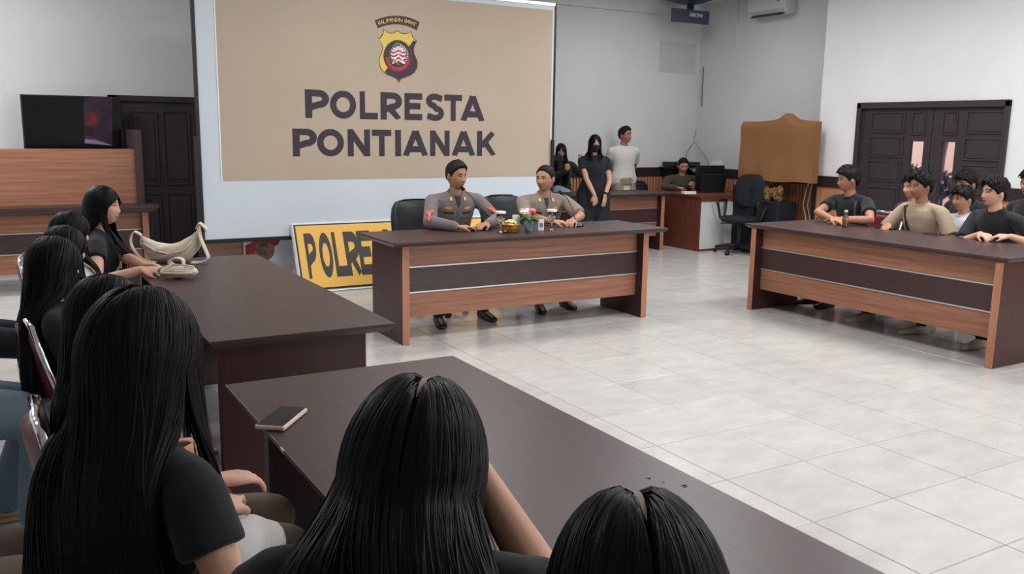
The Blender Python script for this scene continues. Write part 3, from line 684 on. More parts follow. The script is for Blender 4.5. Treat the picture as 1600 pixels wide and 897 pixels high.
# ================================================================ CHAIRS
def office_chair():
    t = thing('office_chair', (0, 0, 0), 'empty black swivel office chair with loop armrests by the white cabinet front', 'chair')
    MB().lathe([(.02, .0), (.235, .0), (.255, .03), (.24, .065), (.05, .08)], (0, 0, .42), 28).build('seat', BLACKFAB, t, smooth=True)
    bk = MB()
    rings = []
    for z, hw in ((.60, .12), (.62, .19), (.70, .225), (.82, .235), (.93, .215), (1.0, .17), (1.03, .09)):
        y = -.24 - (z - .6) * .12
        rings.append(np.array([(hw * math.cos(q), y + .035 * math.sin(q), z) for q in np.linspace(0, 2 * math.pi, 20, endpoint=False)]))
    bk.loft(rings); bk.build('backrest', BLACKFAB, t, smooth=True)
    MB().tube([(0, -.1, .42), (0, -.25, .42), (0, -.28, .5), (0, -.27, .75)], .02, 8).build('back_stem', BLACKPL, t, smooth=True)
    for s in (-1, 1):
        MB().tube([(s * .20, .02, .44), (s * .27, .03, .45), (s * .285, .08, .62), (s * .285, .11, .68), (s * .285, .0, .69), (s * .285, -.14, .68), (s * .28, -.13, .60), (s * .26, -.06, .46), (s * .20, -.05, .44)], .017, 8).build('armrest', BLACKPL, t, smooth=True)
    MB().tube([(0, 0, .10), (0, 0, .42)], .028, 10).build('gas_column', BLACKPL, t, smooth=True)
    MB().tube([(.05, .05, .40), (.22, .1, .39)], .008, 6).build('lever', BLACKPL, t, smooth=True)
    for k in range(5):
        q = k * 2 * math.pi / 5 + .3; c, s = math.cos(q), math.sin(q)
        MB().tube([(0, 0, .115), (c * .15, s * .15, .10), (c * .29, s * .29, .075)], [.032, .025, .02], 8).build('base_leg', BLACKPL, t, smooth=True)
        MB().tube([(c * .30 - s * .022, s * .30 + c * .022, .03), (c * .30 + s * .022, s * .30 - c * .022, .03)], .028, 12, rnd=False).build('caster', BLACKPL, t, smooth=True)
    return t
oc = office_chair(); oc.location = (5.62, 4.66, 0); oc.rotation_euler = (0, 0, 1.9)

def exec_chair(loc, rz, label, group=None, top=.95):
    t = thing('leather_chair', loc, label, 'chair', group, rz)
    rings = []
    for z, hw, th in ((.40, .20, .03), (.44, .235, .05), (.60, .25, .055), (.80, .25, .055), (top - .07, .235, .05), (top - .02, .20, .045), (top, .13, .02)):
        y = -.24 - (z - .5) * .16
        rings.append(np.array([(hw * np.sign(math.cos(q)) * abs(math.cos(q)) ** .6, y + th * math.sin(q) - .05 * (1 - abs(math.cos(q))) + .02, z) for q in np.linspace(0, 2 * math.pi, 28, endpoint=False)]))
    MB().loft(rings).build('backrest', LEATHER, t, smooth=True)
    MB().box(-.24, .24, -.22, .26, .40, .49).build('seat', LEATHER, t, bevel=.03)
    for s in (-1, 1): MB().tube([(s * .24, -.2, .46), (s * .285, -.19, .64), (s * .285, .12, .645), (s * .25, .16, .46)], .018, 8).build('armrest', BLACKPL, t, smooth=True)
    MB().tube([(0, 0, .08), (0, 0, .42)], .03, 10).build('gas_column', CHROME, t, smooth=True)
    for k in range(5):
        q = k * 2 * math.pi / 5 + .3; c, s = math.cos(q), math.sin(q)
        MB().tube([(0, 0, .10), (c * .28, s * .28, .07)], [.028, .02], 8).build('base_leg', BLACKPL, t, smooth=True)
        MB().tube([(c * .30 - s * .022, s * .30 + c * .022, .028), (c * .30 + s * .022, s * .30 - c * .022, .028)], .027, 10, rnd=False).build('caster', BLACKPL, t, smooth=True)
    return t
exec_chair((.40, 3.02, 0), math.pi + .05, 'black leather chair of the left officer, behind the middle desk')
exec_chair((1.34, 3.12, 0), math.pi + .15, 'black leather chair of the right officer, behind the flowers', top=.96)
exec_chair((5.32, 6.10, 0), math.pi + .3, 'low black chair behind the two-tone desk, left of the man in the olive shirt', top=.86)

def banquet_proto():
    t = thing('stacking_chair', (0, 0, 0), 'x', 'chair')
    MB().box(-.21, .21, -.20, .22, .42, .47).build('seat', REDFAB, t, bevel=.02)
    m = MB(); rings = []
    for z, hw in ((.56, .17), (.60, .19), (.70, .195), (.78, .185), (.815, .15)):
        y = -.225 - (z - .5) * .17
        rings.append(np.array([(hw * math.cos(q), y + .022 * math.sin(q) - .03 * (1 - abs(math.cos(q))), z) for q in np.linspace(0, 2 * math.pi, 20, endpoint=False)]))
    m.loft(rings).build('backrest', REDFAB, t, smooth=True)
    for s in (-1, 1):
        MB().tube([(s * .20, -.26, 0), (s * .20, -.19, .44), (s * .205, -.23, .62), (s * .20, -.27, .76), (s * .16, -.285, .83), (s * .10, -.295, .845)], .0125, 10).build('back_leg', CHROME, t, smooth=True)
        MB().tube([(s * .20, .22, 0), (s * .20, .20, .43), (s * .20, .15, .445), (s * .20, -.17, .445)], .0125, 10).build('front_leg', CHROME, t, smooth=True)
    MB().tube([(-.10, -.295, .845), (.10, -.295, .845)], .0125, 10).build('top_rail', CHROME, t, smooth=True)
    MB().tube([(-.20, .21, .18), (.20, .21, .18)], .009, 8).build('stretcher', CHROME, t, smooth=True)
    return t
CH0 = [None]
def chair(x, y, face, label, group='chrome and red stacking chairs'):
    rz = math.atan2(-face[0], face[1])
    if CH0[0] is None:
        CH0[0] = t = banquet_proto(); t.location = (x, y, 0); t.rotation_euler = (0, 0, rz); t['label'] = label; t['group'] = group; return t
    return dup(CH0[0], (x, y, 0), rz, label, group)

# ================================================================ THINGS ON THE DESKS
HD = .7705
def goblet(x, y, label):
    t = thing('water_goblet', (x, y, HD), label, 'glass', 'covered water goblets on the officers desk')
    prof = [(.0001, 0), (.033, 0), (.034, .003), (.008, .010), (.0045, .020), (.0045, .060), (.012, .070), (.026, .085), (.032, .110), (.033, .150), (.0315, .150), (.030, .110), (.024, .090), (.0001, .078)]
    o = MB().lathe(prof, seg=28).build('bowl', GLASSM, t, smooth=True)
    MB().lathe([(.0001, .088), (.023, .090), (.0285, .110), (.029, .128), (.0001, .128)], seg=24).build('water', mat('clear_water', (250, 252, 255), .02, trans=1.0, ior=1.33), t, smooth=True)
    MB().lathe([(.0001, .150), (.038, .150), (.040, .152), (.040, .165), (.036, .168), (.0001, .168)], seg=28).build('paper_lid', PAPER, t)
    return t
g_ = at(782, 364, 2, .77); goblet(g_[0], g_[1] , 'stemmed water glass with a white lid, left of the gold basket')
g_ = at(862, 360, 2, .77); goblet(g_[0], g_[1], 'stemmed water glass with a white lid, before the right officer')
def at_ray(px, py, d): return CAM + (CF + CR * (px - 800) / FPX - CU * (py - 448.5) / FPX) * d
bp_ = at(803, 364, 2, .77)
t = thing('gold_basket', (bp_[0], bp_[1] + .05, HD), 'round embossed gold basket holding wrapped snacks on the officers desk', 'basket')
pr = [(.0001, 0), (.060, 0), (.066, .006), (.068, .03), (.072, .034), (.070, .045), (.074, .055), (.078, .060), (.078, .066), (.070, .066), (.066, .03), (.0001, .02)]
MB().lathe(pr, seg=32).build('bowl', GOLD, t, smooth=True)
for k in range(14):
    q = k * 2.4; r_ = .012 + .045 * ((k * 7) % 10) / 10
    M9 = np.array(Matrix.Rotation(rng.uniform(0, 3), 3, 'Z') @ Matrix.Rotation(rng.uniform(-.6, .6), 3, 'X'))
    MB().ell((r_ * math.cos(q), r_ * math.sin(q), .070 + rng.uniform(0, .02)), (.022, .014, .010), 8, 6, M9).build('wrapped_snack', mat('cream_wrapper', (226, 206, 150), .35), t, smooth=True)
vp = at(828, 362, 2, .77)
t = thing('flower_vase', (vp[0], vp[1] + .02, HD), 'artificial flower arrangement with a red bloom in a grey vase on the officers desk', 'flowers')
MB().lathe([(.0001, 0), (.030, 0), (.026, .01), (.034, .05), (.040, .085), (.036, .085), (.030, .05), (.0001, .04)], seg=24).build('vase', mat('grey_ceramic', (140, 150, 160), .3), t, smooth=True)
def petal_flower(c, r, m, n=7, name='bloom', up_v=(0, -.5, 1)):
    mb = MB(); z = nv(up_v); x = nv(np.cross(z, (0.3, 1, .2))); y = np.cross(z, x)
    for lay, (rr, lift) in enumerate(((1, .25), (.68, .6))):
        for k in range(n):
            a = 2 * math.pi * (k + .5 * lay) / n; d = x * math.cos(a) + y * math.sin(a); s = np.cross(z, d)
            p = [c, c + d * r * .5 * rr + s * r * .28 + z * r * lift * .5, c + d * r * rr + z * r * lift, c + d * r * .5 * rr - s * r * .28 + z * r * lift * .5]
            mb.add(p, [(0, 1, 2, 3)])
    mb.ell(c + z * r * .2, (r * .18,) * 3, 8, 6)
    return mb.build(name, m, t, recalc=False)
RP = mat('red_petal', (206, 36, 44), .6); WP = mat('white_petal', (226, 226, 220), .6); PP = mat('peach_petal', (232, 168, 140), .6); LF = mat('green_leaf', (60, 130, 52), .5); LFD = mat('dark_green_leaf', (28, 66, 58), .5)
petal_flower(np.array([.012, -.035, .145]), .036, RP)
petal_flower(np.array([.035, .0, .160]), .030, PP)
petal_flower(np.array([-.028, .0, .150]), .030, WP)
petal_flower(np.array([-.062, -.01, .148]), .034, WP)
petal_flower(np.array([.050, .02, .138]), .026, PP)
petal_flower(np.array([.0, .03, .165]), .026, WP)
petal_flower(np.array([-.04, .03, .165]), .024, PP)
def leaf(c, d, L, w, m, droop=.3):
    d = nv(d); s = nv(np.cross(d, (0, 0, 1))); up2 = np.array([0, 0, 1.]); P = []
    for k, (f, ww) in enumerate(((0, .1), (.25, .8), (.55, 1), (.8, .6), (1, .03))):
        b = np.array(c) + d * L * f - up2 * droop * L * f * f
        P += [b - s * w * ww / 2, b + up2 * -.004 * ww, b + s * w * ww / 2]
    F = []
    for k in range(4):
        a = k * 3; F += [(a, a + 1, a + 4, a + 3), (a + 1, a + 2, a + 5, a + 4)]
    return MB().add(P, F).build('leaf', m, t, recalc=False, smooth=True)
for k in range(16):
    q = k * 2.399; leaf((0.01 * math.cos(q), .01 * math.sin(q), .09 + .02 * (k % 3)), (math.cos(q), math.sin(q), .35), .085 + .01 * (k % 3), .03, LF if k % 3 else LFD, .5)
leaf((-.02, -.03, .10), (-.45, -.8, .0), .09, .075, LFD, .9); leaf((.0, -.035, .10), (-.1, -.9, .0), .085, .07, LFD, 1.0)
MB().tube([(0, 0, .04), (0.01, -.03, .14)], .003, 5).tube([(0, 0, .04), (-.05, 0, .14)], .003, 5).tube([(0, 0, .04), (.04, 0, .15)], .003, 5).build('stems', LF, t)
vx = at(845, 360, 2, .77)
t = thing('tissue_pack', (vx[0], vx[1], HD), 'small upright white carton with a printed mark beside the flower vase', 'carton', rz=-.35)
MB().box(-.022, .022, -.015, .015, 0, .085).build('carton', PAPER, t, bevel=.002); MB().box(-.014, .012, -.0162, -.0150, .025, .06).build('printed_mark', mat('print_grey_blue', (110, 120, 140), .6), t)
t = thing('tissue_pack', (vp[0] - .07, vp[1] + .10, HD), 'white card standing behind the gold basket, left of the flowers', 'card', rz=-.3); MB().box(-.028, .028, -.01, .01, 0, .125).build('card', PAPER, t, bevel=.002)
# gooseneck microphones
def mic(base, tip, label, red, rz):
    t = thing('desk_microphone', (base[0], base[1], HD), label, 'microphone')
    b = MB(); b.lathe([(.0001, 0), (.062, 0), (.065, .008), (.058, .022), (.035, .034), (.0001, .036)], seg=28); o = b.build('base', BLACKPL, t, smooth=True)
    MB().box(-.02, .02, -.064, -.048, .012, .020).build('button', mat('grey_button', (150, 152, 156), .4), t)
    d = np.array(tip) - np.array([base[0], base[1], HD]); p0 = np.array([0, 0, .03])
    pts = [p0, p0 + (d - p0) * .25 + np.array([0, 0, .05]), p0 + (d - p0) * .6 + np.array([0, 0, .05]), d - nv(d) * .02]
    MB().tube(pts, .0045, 8).build('gooseneck', mat('gunmetal', (70, 72, 76), .35, metal=.6), t, smooth=True)
    a = pts[-1]; dd = nv(d - pts[-2])
    if red: MB().tube([a, a + dd * .012], .0105, 12, rnd=False).build('light_ring', mat('red_lamp_ring', (220, 20, 40), .3, emit=((255, 30, 50), 1.2)), t, smooth=True)
    MB().tube([a + dd * .014, a + dd * .045], .0135, 12).build('foam_head', mat('black_foam', (24, 24, 26), .95), t, smooth=True)
    return t
mb1 = at(755, 356, 2, .77); mic((mb1[0] + .02, mb1[1] + .03), at(725, 295, 1, 2.62), 'gooseneck desk microphone with a red glowing ring at the left officer’s mouth'.replace('’', "'"), True, 0)
mb2 = at(903, 354, 2, .77); mic((mb2[0], mb2[1] + .03), at(878, 301, 1, 2.50), 'black gooseneck desk microphone in front of the right officer', False, 0)

def slab_phone(name, c, d, w, l, th, label, case_m, screen_m, z=HD, cat='phone'):
    rz = math.atan2(d[1], d[0]); t = thing(name, (c[0], c[1], z), label, cat, rz=rz)
    MB().box(-l / 2, l / 2, -w / 2, w / 2, 0, th).build('case', case_m, t, bevel=.006 if th > .009 else .003)
    MB().box(-l / 2 + .005, l / 2 - .005, -w / 2 + .005, w / 2 - .005, th - .0005, th + .0006).build('screen', screen_m, t)
    return t
pc = (at(403, 665, 2, .78) + at(440, 672, 2, .78) + at(476, 640, 2, .78) + at(440, 634, 2, .78)) / 4
pd_ = at(476, 640, 2, .78) - at(438, 671, 2, .78)
slab_phone('smartphone', pc, pd_, .084, .168, .014, 'smartphone in a cream case lying on the nearest dark desk', mat('cream_silicone', (214, 196, 176), .5), BLACKGL)
# right desk: bottle, phones, glasses
bo = at(1320, 355, 2, .77)
t = thing('drink_bottle', (bo[0], bo[1], HD), 'small amber drink bottle with a gold cap on the right desk', 'bottle')
MB().lathe([(.0001, 0), (.024, 0), (.026, .006), (.026, .018), (.021, .035), (.022, .055), (.026, .075), (.024, .095), (.013, .112), (.012, .125), (.0001, .126)], seg=24).build('body', mat('amber_liquid', (86, 52, 30), .12, coat=.5), t, smooth=True)
MB().lathe([(.0265, .040), (.0272, .042), (.0272, .080), (.0265, .082), (.022, .06)], seg=24).build('wrap_label', mat('bottle_wrap', (180, 120, 84), .4, vscale=60, col2=(60, 50, 44)), t, smooth=True)
MB().lathe([(.0001, .126), (.015, .126), (.0155, .130), (.0155, .146), (.013, .148), (.0001, .148)], seg=20).build('cap', mat('gold_cap', (210, 180, 130), .4), t, smooth=True)
a_ = at(1392, 357, 2, .77); slab_phone('smartphone', (3.80, a_[1]), (0, -1), .085, .17, .012, 'dark phone on the right desk in front of the man in the beige shirt', BLACKPL, BLACKGL)
a_ = at(1478, 365, 2, .77); slab_phone('smartphone', (3.80, a_[1]), (.1, -1), .075, .15, .009, 'thin dark phone on the right desk, between the beige and the black shirt', mat('brown_case', (70, 48, 46), .4), BLACKGL)
a_ = at(1556, 376, 2, .77); slab_phone('smartphone', (3.78, a_[1]), (.1, -1), .075, .155, .009, 'phone lying under the clasped hands at the right end of the right desk', BLACKPL, BLACKGL)
a_ = at(1284, 347, 2, .77)
t = thing('eyeglasses', (a_[0], a_[1] - .0, HD), 'dark folded eyeglasses on the right desk beside the crossed arms', 'glasses', rz=-1.3)
for s in (-1, 1):
    MB().tube([(s * .032 + .024 * math.cos(q), .004, .022 + .019 * math.sin(q)) for q in np.linspace(0, 2 * math.pi, 16)], .0028, 6).build('rim', BLACKPL, t, smooth=True)
    MB().tube([(s * .058, 0, .030), (s * .058, .06, .022), (s * .05, .12, .006)], .0028, 6).build('temple', BLACKPL, t, smooth=True)
a_ = at(757, 359, 2, .77); slab_phone('smartphone', (a_[0] - .06, a_[1] + .01), (1, .3), .072, .15, .010, 'black phone under the hands of the left officer', BLACKPL, BLACKGL)
a_ = at(866, 352, 2, .77); slab_phone('smartphone', (a_[0] - .02, a_[1] + .06), (1, .1), .072, .15, .009, 'dark phone under the clasped hands of the right officer', mat('brown_case', (70, 48, 46), .4), BLACKGL)

# cream crescent handbag, lying upright on the left desk
hb = at(262, 412, 2, .77); t = thing('handbag', (hb[0] + .02, hb[1] + .05, HD), 'cream canvas crescent handbag with loose straps on the left desk', 'handbag', rz=math.atan2(CR[1], CR[0]))
rings = []
N_ = 26
for k in range(N_):
    u = -1 + 2 * k / (N_ - 1); x = u * .172 + .01
    zt3 = .108 + .052 * abs(u) ** 2.0 + (.040 * max(0, u) ** 1.3); zb4 = .003 + .26 * max(0, abs(u) - .50) ** 1.5
    zb4 = min(zb4, zt3 - .018)
    zc, hz = (zt3 + zb4) / 2, (zt3 - zb4) / 2; hy = .045 * (1 - abs(u) ** 2.4) + .012
    rings.append(np.array([(x + .003 * math.sin(3 * q + k), hy * math.cos(q) * (1 + .12 * math.sin(5 * q + k * .8)), zc + hz * math.sin(q)) for q in np.linspace(0, 2 * math.pi, 24, endpoint=False)]))
MB().loft(rings).build('bag_body', CREAM, t, smooth=True)
def ribbon(pts, w, side, th=.003):
    mb = MB(); pts = [np.array(p, float) for p in pts]; P = []
    for k in range(len(pts) - 1):
        for f in np.linspace(0, 1, 5, endpoint=False):
            p0 = pts[max(k - 1, 0)]; p1 = pts[k]; p2 = pts[k + 1]; p3 = pts[min(k + 2, len(pts) - 1)]
            P.append(.5 * ((2 * p1) + (-p0 + p2) * f + (2 * p0 - 5 * p1 + 4 * p2 - p3) * f * f + (-p0 + 3 * p1 - 3 * p2 + p3) * f ** 3))
    P.append(pts[-1]); side = nv(side); R_ = []
    for i, p in enumerate(P):
        tt = nv(P[min(i + 1, len(P) - 1)] - P[max(i - 1, 0)]); sd = nv(side - tt * (side @ tt)); nn = np.cross(tt, sd) * th
        R_.append(np.array([p - sd * w / 2 - nn, p + sd * w / 2 - nn, p + sd * w / 2 + nn, p - sd * w / 2 + nn]))
    return mb.loft(R_)
ribbon([(-.155, 0, .155), (-.195, -.01, .175), (-.215, -.015, .12), (-.185, -.02, .05), (-.13, -.03, .01), (-.06, -.06, .006)], .028, (0, 1, .2)).build('strap', CREAM, t, smooth=True)
ribbon([(.165, 0, .20), (.185, -.01, .232), (.215, -.01, .21), (.225, .0, .19)], .034, (0, 1, .2)).build('strap_knot', CREAM, t, smooth=True)
ribbon([(.175, 0, .215), (.195, -.02, .14), (.225, -.03, .07), (.235, -.035, .03), (.19, -.04, .008), (.14, -.045, .008)], .034, (.1, 1, .2)).build('strap', CREAM, t, smooth=True)
fl_ = []
MB().tube([(-.13, -.040, .11), (-.06, -.052, .07), (.02, -.056, .055), (.10, -.05, .075), (.14, -.035, .12)], .006, 6).build('seam_fold', CREAM, t, smooth=True)
# rolled cream pouch in front of it
pb = at(282, 436, 2, .77); t = thing('rolled_pouch', (pb[0], pb[1] + .03, HD), 'rolled-up cream cloth pouch on the left desk in front of the handbag', 'pouch', rz=math.atan2(CR[1], CR[0]) - .1)
rings = []
for k in range(20):
    u = -1 + 2 * k / 19; r0 = .040 * math.sqrt(max(0.02, 1 - u * u * .96))
    rings.append(np.array([(u * .100, (r0 * 1.25) * math.cos(q) * (1 + .10 * math.sin(4 * q + k * .5)), .036 + r0 * .85 * math.sin(q) * (1 + .1 * math.sin(3 * q + k * .7))) for q in np.linspace(0, 2 * math.pi, 24, endpoint=False)]))
MB().loft(rings).build('roll_body', CREAM, t, smooth=True)
for k in range(5):
    ribbon([(-.075 + .01 * k, -.045 + .003 * k, .03 + .010 * k), (-.02, -.056 + .010 * k, .032 + .010 * k), (.05, -.052 + .010 * k, .032 + .009 * k), (.085, -.03 + .006 * k, .034 + .007 * k)], .011, (0, -.5, 1), .003).build('fold', CREAM, t, smooth=True)
ribbon([(-.03, .02, .06), (-.05, .0, .085), (-.02, .0, .105), (.02, .0, .10), (.025, .0, .075), (.0, .01, .06)], .034, (0, 1, 0)).build('belt_loop', CREAM, t, smooth=True)
ribbon([(-.06, .0, .065), (-.10, .0, .05), (-.115, -.01, .03), (-.09, -.02, .012)], .026, (0, 1, 0)).build('strap', CREAM, t, smooth=True)
# white sheet of paper on the nearest desk, behind the leaning girl
pp = at(800, 890, 2, .772); o = MB().box(-.105, .105, -.15, .15, 0, .0015).build('paper_sheet', PAPER); o.location = (-2.09, -2.72, HD); o.rotation_euler = (0, 0, .35); tag(o, 'white sheet of paper on the nearest desk beside the leaning elbow', 'paper')
# ================================================================ PEOPLE
def ss(a, b, x): t = np.clip((x - a) / (b - a), 0, 1); return t * t * (3 - 2 * t)
def gs(x, w): return np.exp(-(x / w) ** 2)
NU, NV = 84, 60
def head_dirs():
    th = np.linspace(0.0, math.pi, NV + 1)[1:-1]; ph = np.linspace(-math.pi, math.pi, NU, endpoint=False)
    T_, P_ = np.meshgrid(th, ph, indexing='ij')
    D = np.stack([np.sin(T_) * np.sin(P_), np.sin(T_) * np.cos(P_), np.cos(T_)], -1).reshape(-1, 3)
    D = np.concatenate([D, [[0, 0, 1], [0, 0, -1]]]); n = (NV - 1) * NU; F = []
    for i in range(NV - 2):
        for j in range(NU):
            k = (j + 1) % NU; F.append((i * NU + j, (i + 1) * NU + j, (i + 1) * NU + k, i * NU + k))
    for j in range(NU):
        k = (j + 1) % NU; F.append((n, j, k)); F.append((n + 1, (NV - 2) * NU + k, (NV - 2) * NU + j))
    return D, F
HD_D, HD_F = head_dirs()
def head_pts(D, fat=1.0, jaw=1.0, nose=1.0, feat=True):
    dx, dy, dz = D[:, 0], D[:, 1], D[:, 2]
    t = np.clip(-dz, 0, 1)
    x = .074 * fat * dx * (1 - .27 * jaw * t ** 1.5); fy = np.where(dy > 0, np.abs(dy) ** .82, np.abs(dy))
    y = np.sign(dy) * fy * np.where(dy > 0, .090, .100); z = .113 * dz
    y = np.where(dy < 0, y * (1 - .42 * t), y)
    y += .010 * t * ss(-.2, .6, dy)
    if feat:
        f = ss(.15, .5, dy); ax = np.abs(x)
        p = ss(.016, -.034, z) * .019 * nose * (1 - ss(-.036, -.046, z)); p += .004 * gs(z - .012, .02)
        y += f * p * gs(x, .0085 + .0065 * ss(.0, -.034, z))
        y += f * .005 * gs(ax - .011, .007) * gs(z + .034, .008)
        y -= f * .009 * gs(ax - .031, .015) * gs(z - .004, .012)
        y += f * .004 * gs(ax - .030, .022) * gs(z - .026, .009)
        y += f * .004 * gs(ax - .042, .017) * gs(z + .028, .018)
        y += f * .006 * gs(x, .022) * gs(z + .060, .011); y -= f * .004 * gs(x, .016) * gs(z + .074, .005)
        y += f * .007 * gs(x, .020) * gs(z + .093, .013); y -= f * .0025 * gs(x, .02) * gs(z + .0595, .0028)
    return np.stack([x, y, z], -1)

def cap_hair(D, style, fat):
    """closed hair cap: proud of the head above the hairline, sunk inside it below"""
    P = head_pts(D, fat, feat=False); dx, dy, dz = D.T; ph = np.abs(np.degrees(np.arctan2(dx, dy)))
    z = P[:, 2]
    if style in ('crew', 'neat', 'bowl', 'tousled'):
        line = np.interp(ph, [0, 30, 45, 62, 72, 80, 92, 105, 125, 180], {'crew': [.074, .072, .060, .045, .010, -.004, .012, .010, -.035, -.052],
              'neat': [.072, .070, .058, .040, .012, -.012, .010, .004, -.045, -.060], 'bowl': [.068, .052, .040, .024, .008, -.014, .008, .004, -.05, -.068], 'tousled': [.052, .050, .044, .030, .008, -.012, .010, .004, -.05, -.066]}[style])
        top = {'crew': .010, 'neat': .016, 'bowl': .026, 'tousled': .024}[style]; side = {'crew': .004, 'neat': .006, 'bowl': .015, 'tousled': .011}[style]
        th = side + (top - side) * ss(.0, .07, z); th = th + (.006 if style != 'crew' else .003) * ss(60, 20, ph) * ss(.03, .06, z)
        am = .0012 if style in ('crew', 'neat') else .0030
        th = th + am * np.sin(ph * .35 + dz * 17) * np.sin(dz * 23 + dx * 31) + am * .6 * np.sin(dx * 60 + dy * 43)
    else:
        line = np.interp(ph, [0, 25, 45, 60, 75, 180], [.082, .070, .040, -.02, -.10, -.16]); th = np.full(len(z), .010)
    m = ss(-.007, .007, z - line)[:, None]
    n = D / np.array([.074, .1, .113]); n /= np.linalg.norm(n, axis=1)[:, None]
    return P + n * (m * th[:, None] - (1 - m) * .013)

def skinmat(c, name): return mat('skin_' + name, c, .55, var=.035, vscale=30, bump=.03, bscale=300, spec=.4)
HAIRM = mat('black_hair_matte', (13, 11, 12), .6, var=.25, vscale=60, bump=.5, bscale=90, spec=.3)
def strand_mat():
    m = mat('long_black_hair', (5, 5, 7), .46, spec=.20); nt = m.node_tree; b = nt.nodes['Principled BSDF']
    return m
HAIRS = strand_mat()
HAIRSB = mat('long_brown_black_hair', (10, 6, 7), .5, spec=.20)
EYEW = mat('eye_white', (214, 206, 200), .3); IRIS = mat('dark_iris', (24, 16, 14), .15); BROW = mat('eyebrow_hair', (30, 24, 22), .8)
def lipm(c, name): return mat('lips_' + name, c, .45)

def evalmesh(mb, name, voxel, smooth_it=4, ratio=.4, fac=.5):
    me = mb.mesh(name, []); o = bpy.data.objects.new(name, me); C.objects.link(o)
    r = o.modifiers.new('r', 'REMESH'); r.mode = 'VOXEL'; r.voxel_size = voxel
    s = o.modifiers.new('s', 'SMOOTH'); s.factor = fac; s.iterations = smooth_it
    if ratio < 1:
        d = o.modifiers.new('d', 'DECIMATE'); d.ratio = ratio
    dg = bpy.context.evaluated_depsgraph_get(); dg.update()
    me2 = bpy.data.meshes.new_from_object(o.evaluated_get(dg)); me2.name = name
    bpy.data.objects.remove(o); me2.shade_smooth(); return me2
def ik(a, b, l1, l2, pole):
    a, b = np.array(a, float), np.array(b, float); d = b - a; L = np.linalg.norm(d); L2 = min(L, (l1 + l2) * .995); u = d / L; b = a + u * L2
    x = (l1 * l1 - l2 * l2 + L2 * L2) / (2 * L2); h = math.sqrt(max(0, l1 * l1 - x * x))
    p = np.array(pole, float); p = nv(p - u * (p @ u)); return a + u * x + p * h, b
def wrinkle(me, amp, seed, sc_=9.0):
    n = len(me.vertices); co = np.empty(n * 3); me.vertices.foreach_get('co', co); co = co.reshape(-1, 3)
    no = np.empty(n * 3); me.vertex_normals.foreach_get('vector', no); no = no.reshape(-1, 3)
    r = np.random.RandomState(seed); k = np.zeros(n)
    for i in range(5):
        w = r.normal(size=3) * sc_ * (1 + i * .7); w[2] *= .8; wp = r.normal(size=3) * sc_ * .6
        k += np.sin(co @ w + r.uniform(0, 6) + 1.5 * np.sin(co @ wp)) / (1 + i * .5)
    k = np.sign(k) * np.abs(k) ** .8
    co += no * (k * amp / 2)[:, None]; me.vertices.foreach_set('co', co.ravel()); me.update()

def hand(mb, W, d, nrm, side, curl=.35, s=1.0, spread=.12, grip=None):
    """five-fingered hand: wrist W, pointing d, back-of-hand normal nrm, side=+1 right / -1 left (thumb side)"""
    W = np.array(W, float); d = nv(d); nrm = nv(nrm - d * (np.dot(nrm, d))); t = np.cross(d, nrm) * side   # t: towards the thumb
    rings = []
    for f, w, h in ((-.01, .024, .019), (.02, .030, .017), (.05, .040, .015), (.078, .043, .0135), (.090, .040, .011)):
        c = W + d * f * s; rings.append(np.array([c + t * w * s * math.cos(q) + nrm * h * s * math.sin(q) for q in np.linspace(0, 2 * math.pi, 14, endpoint=False)]))
    mb.loft(rings)
    for i, (off, L, r) in enumerate(((.031, .072, .0088), (.010, .080, .0090), (-.011, .074, .0086), (-.031, .058, .0076))):
        p = W + d * .082 * s + t * off * s; dd = nv(d + t * off * spread * 22 * .12); c = curl * (1 + .12 * i); pts = [p - dd * .015 * s, p]
        ang = 0
        for seg, a_ in ((.45, .55), (.32, 1.0), (.23, .8)):
            ang += a_ * c; v = dd * math.cos(ang) - nrm * math.sin(ang); p = p + v * L * seg * s; pts.append(p)
        mb.tube(pts, [r * s, r * s, r * s * .96, r * s * .9, r * s * .78], 8)
    p = W + d * .022 * s + t * .026 * s; v1 = nv(d * .75 + t * .62 - nrm * .25)
    v2 = nv(d * .95 + t * .15 - nrm * .35 * (1 + curl)); v3 = nv(d * .95 - t * .10 - nrm * .5 * (1 + curl))
    mb.tube([p - v1 * .012 * s, p + v1 * .034 * s, p + v1 * .034 * s + v2 * .030 * s, p + v1 * .034 * s + v2 * .030 * s + v3 * .022 * s], [.015 * s, .0115 * s, .0100 * s, .0085 * s], 8)

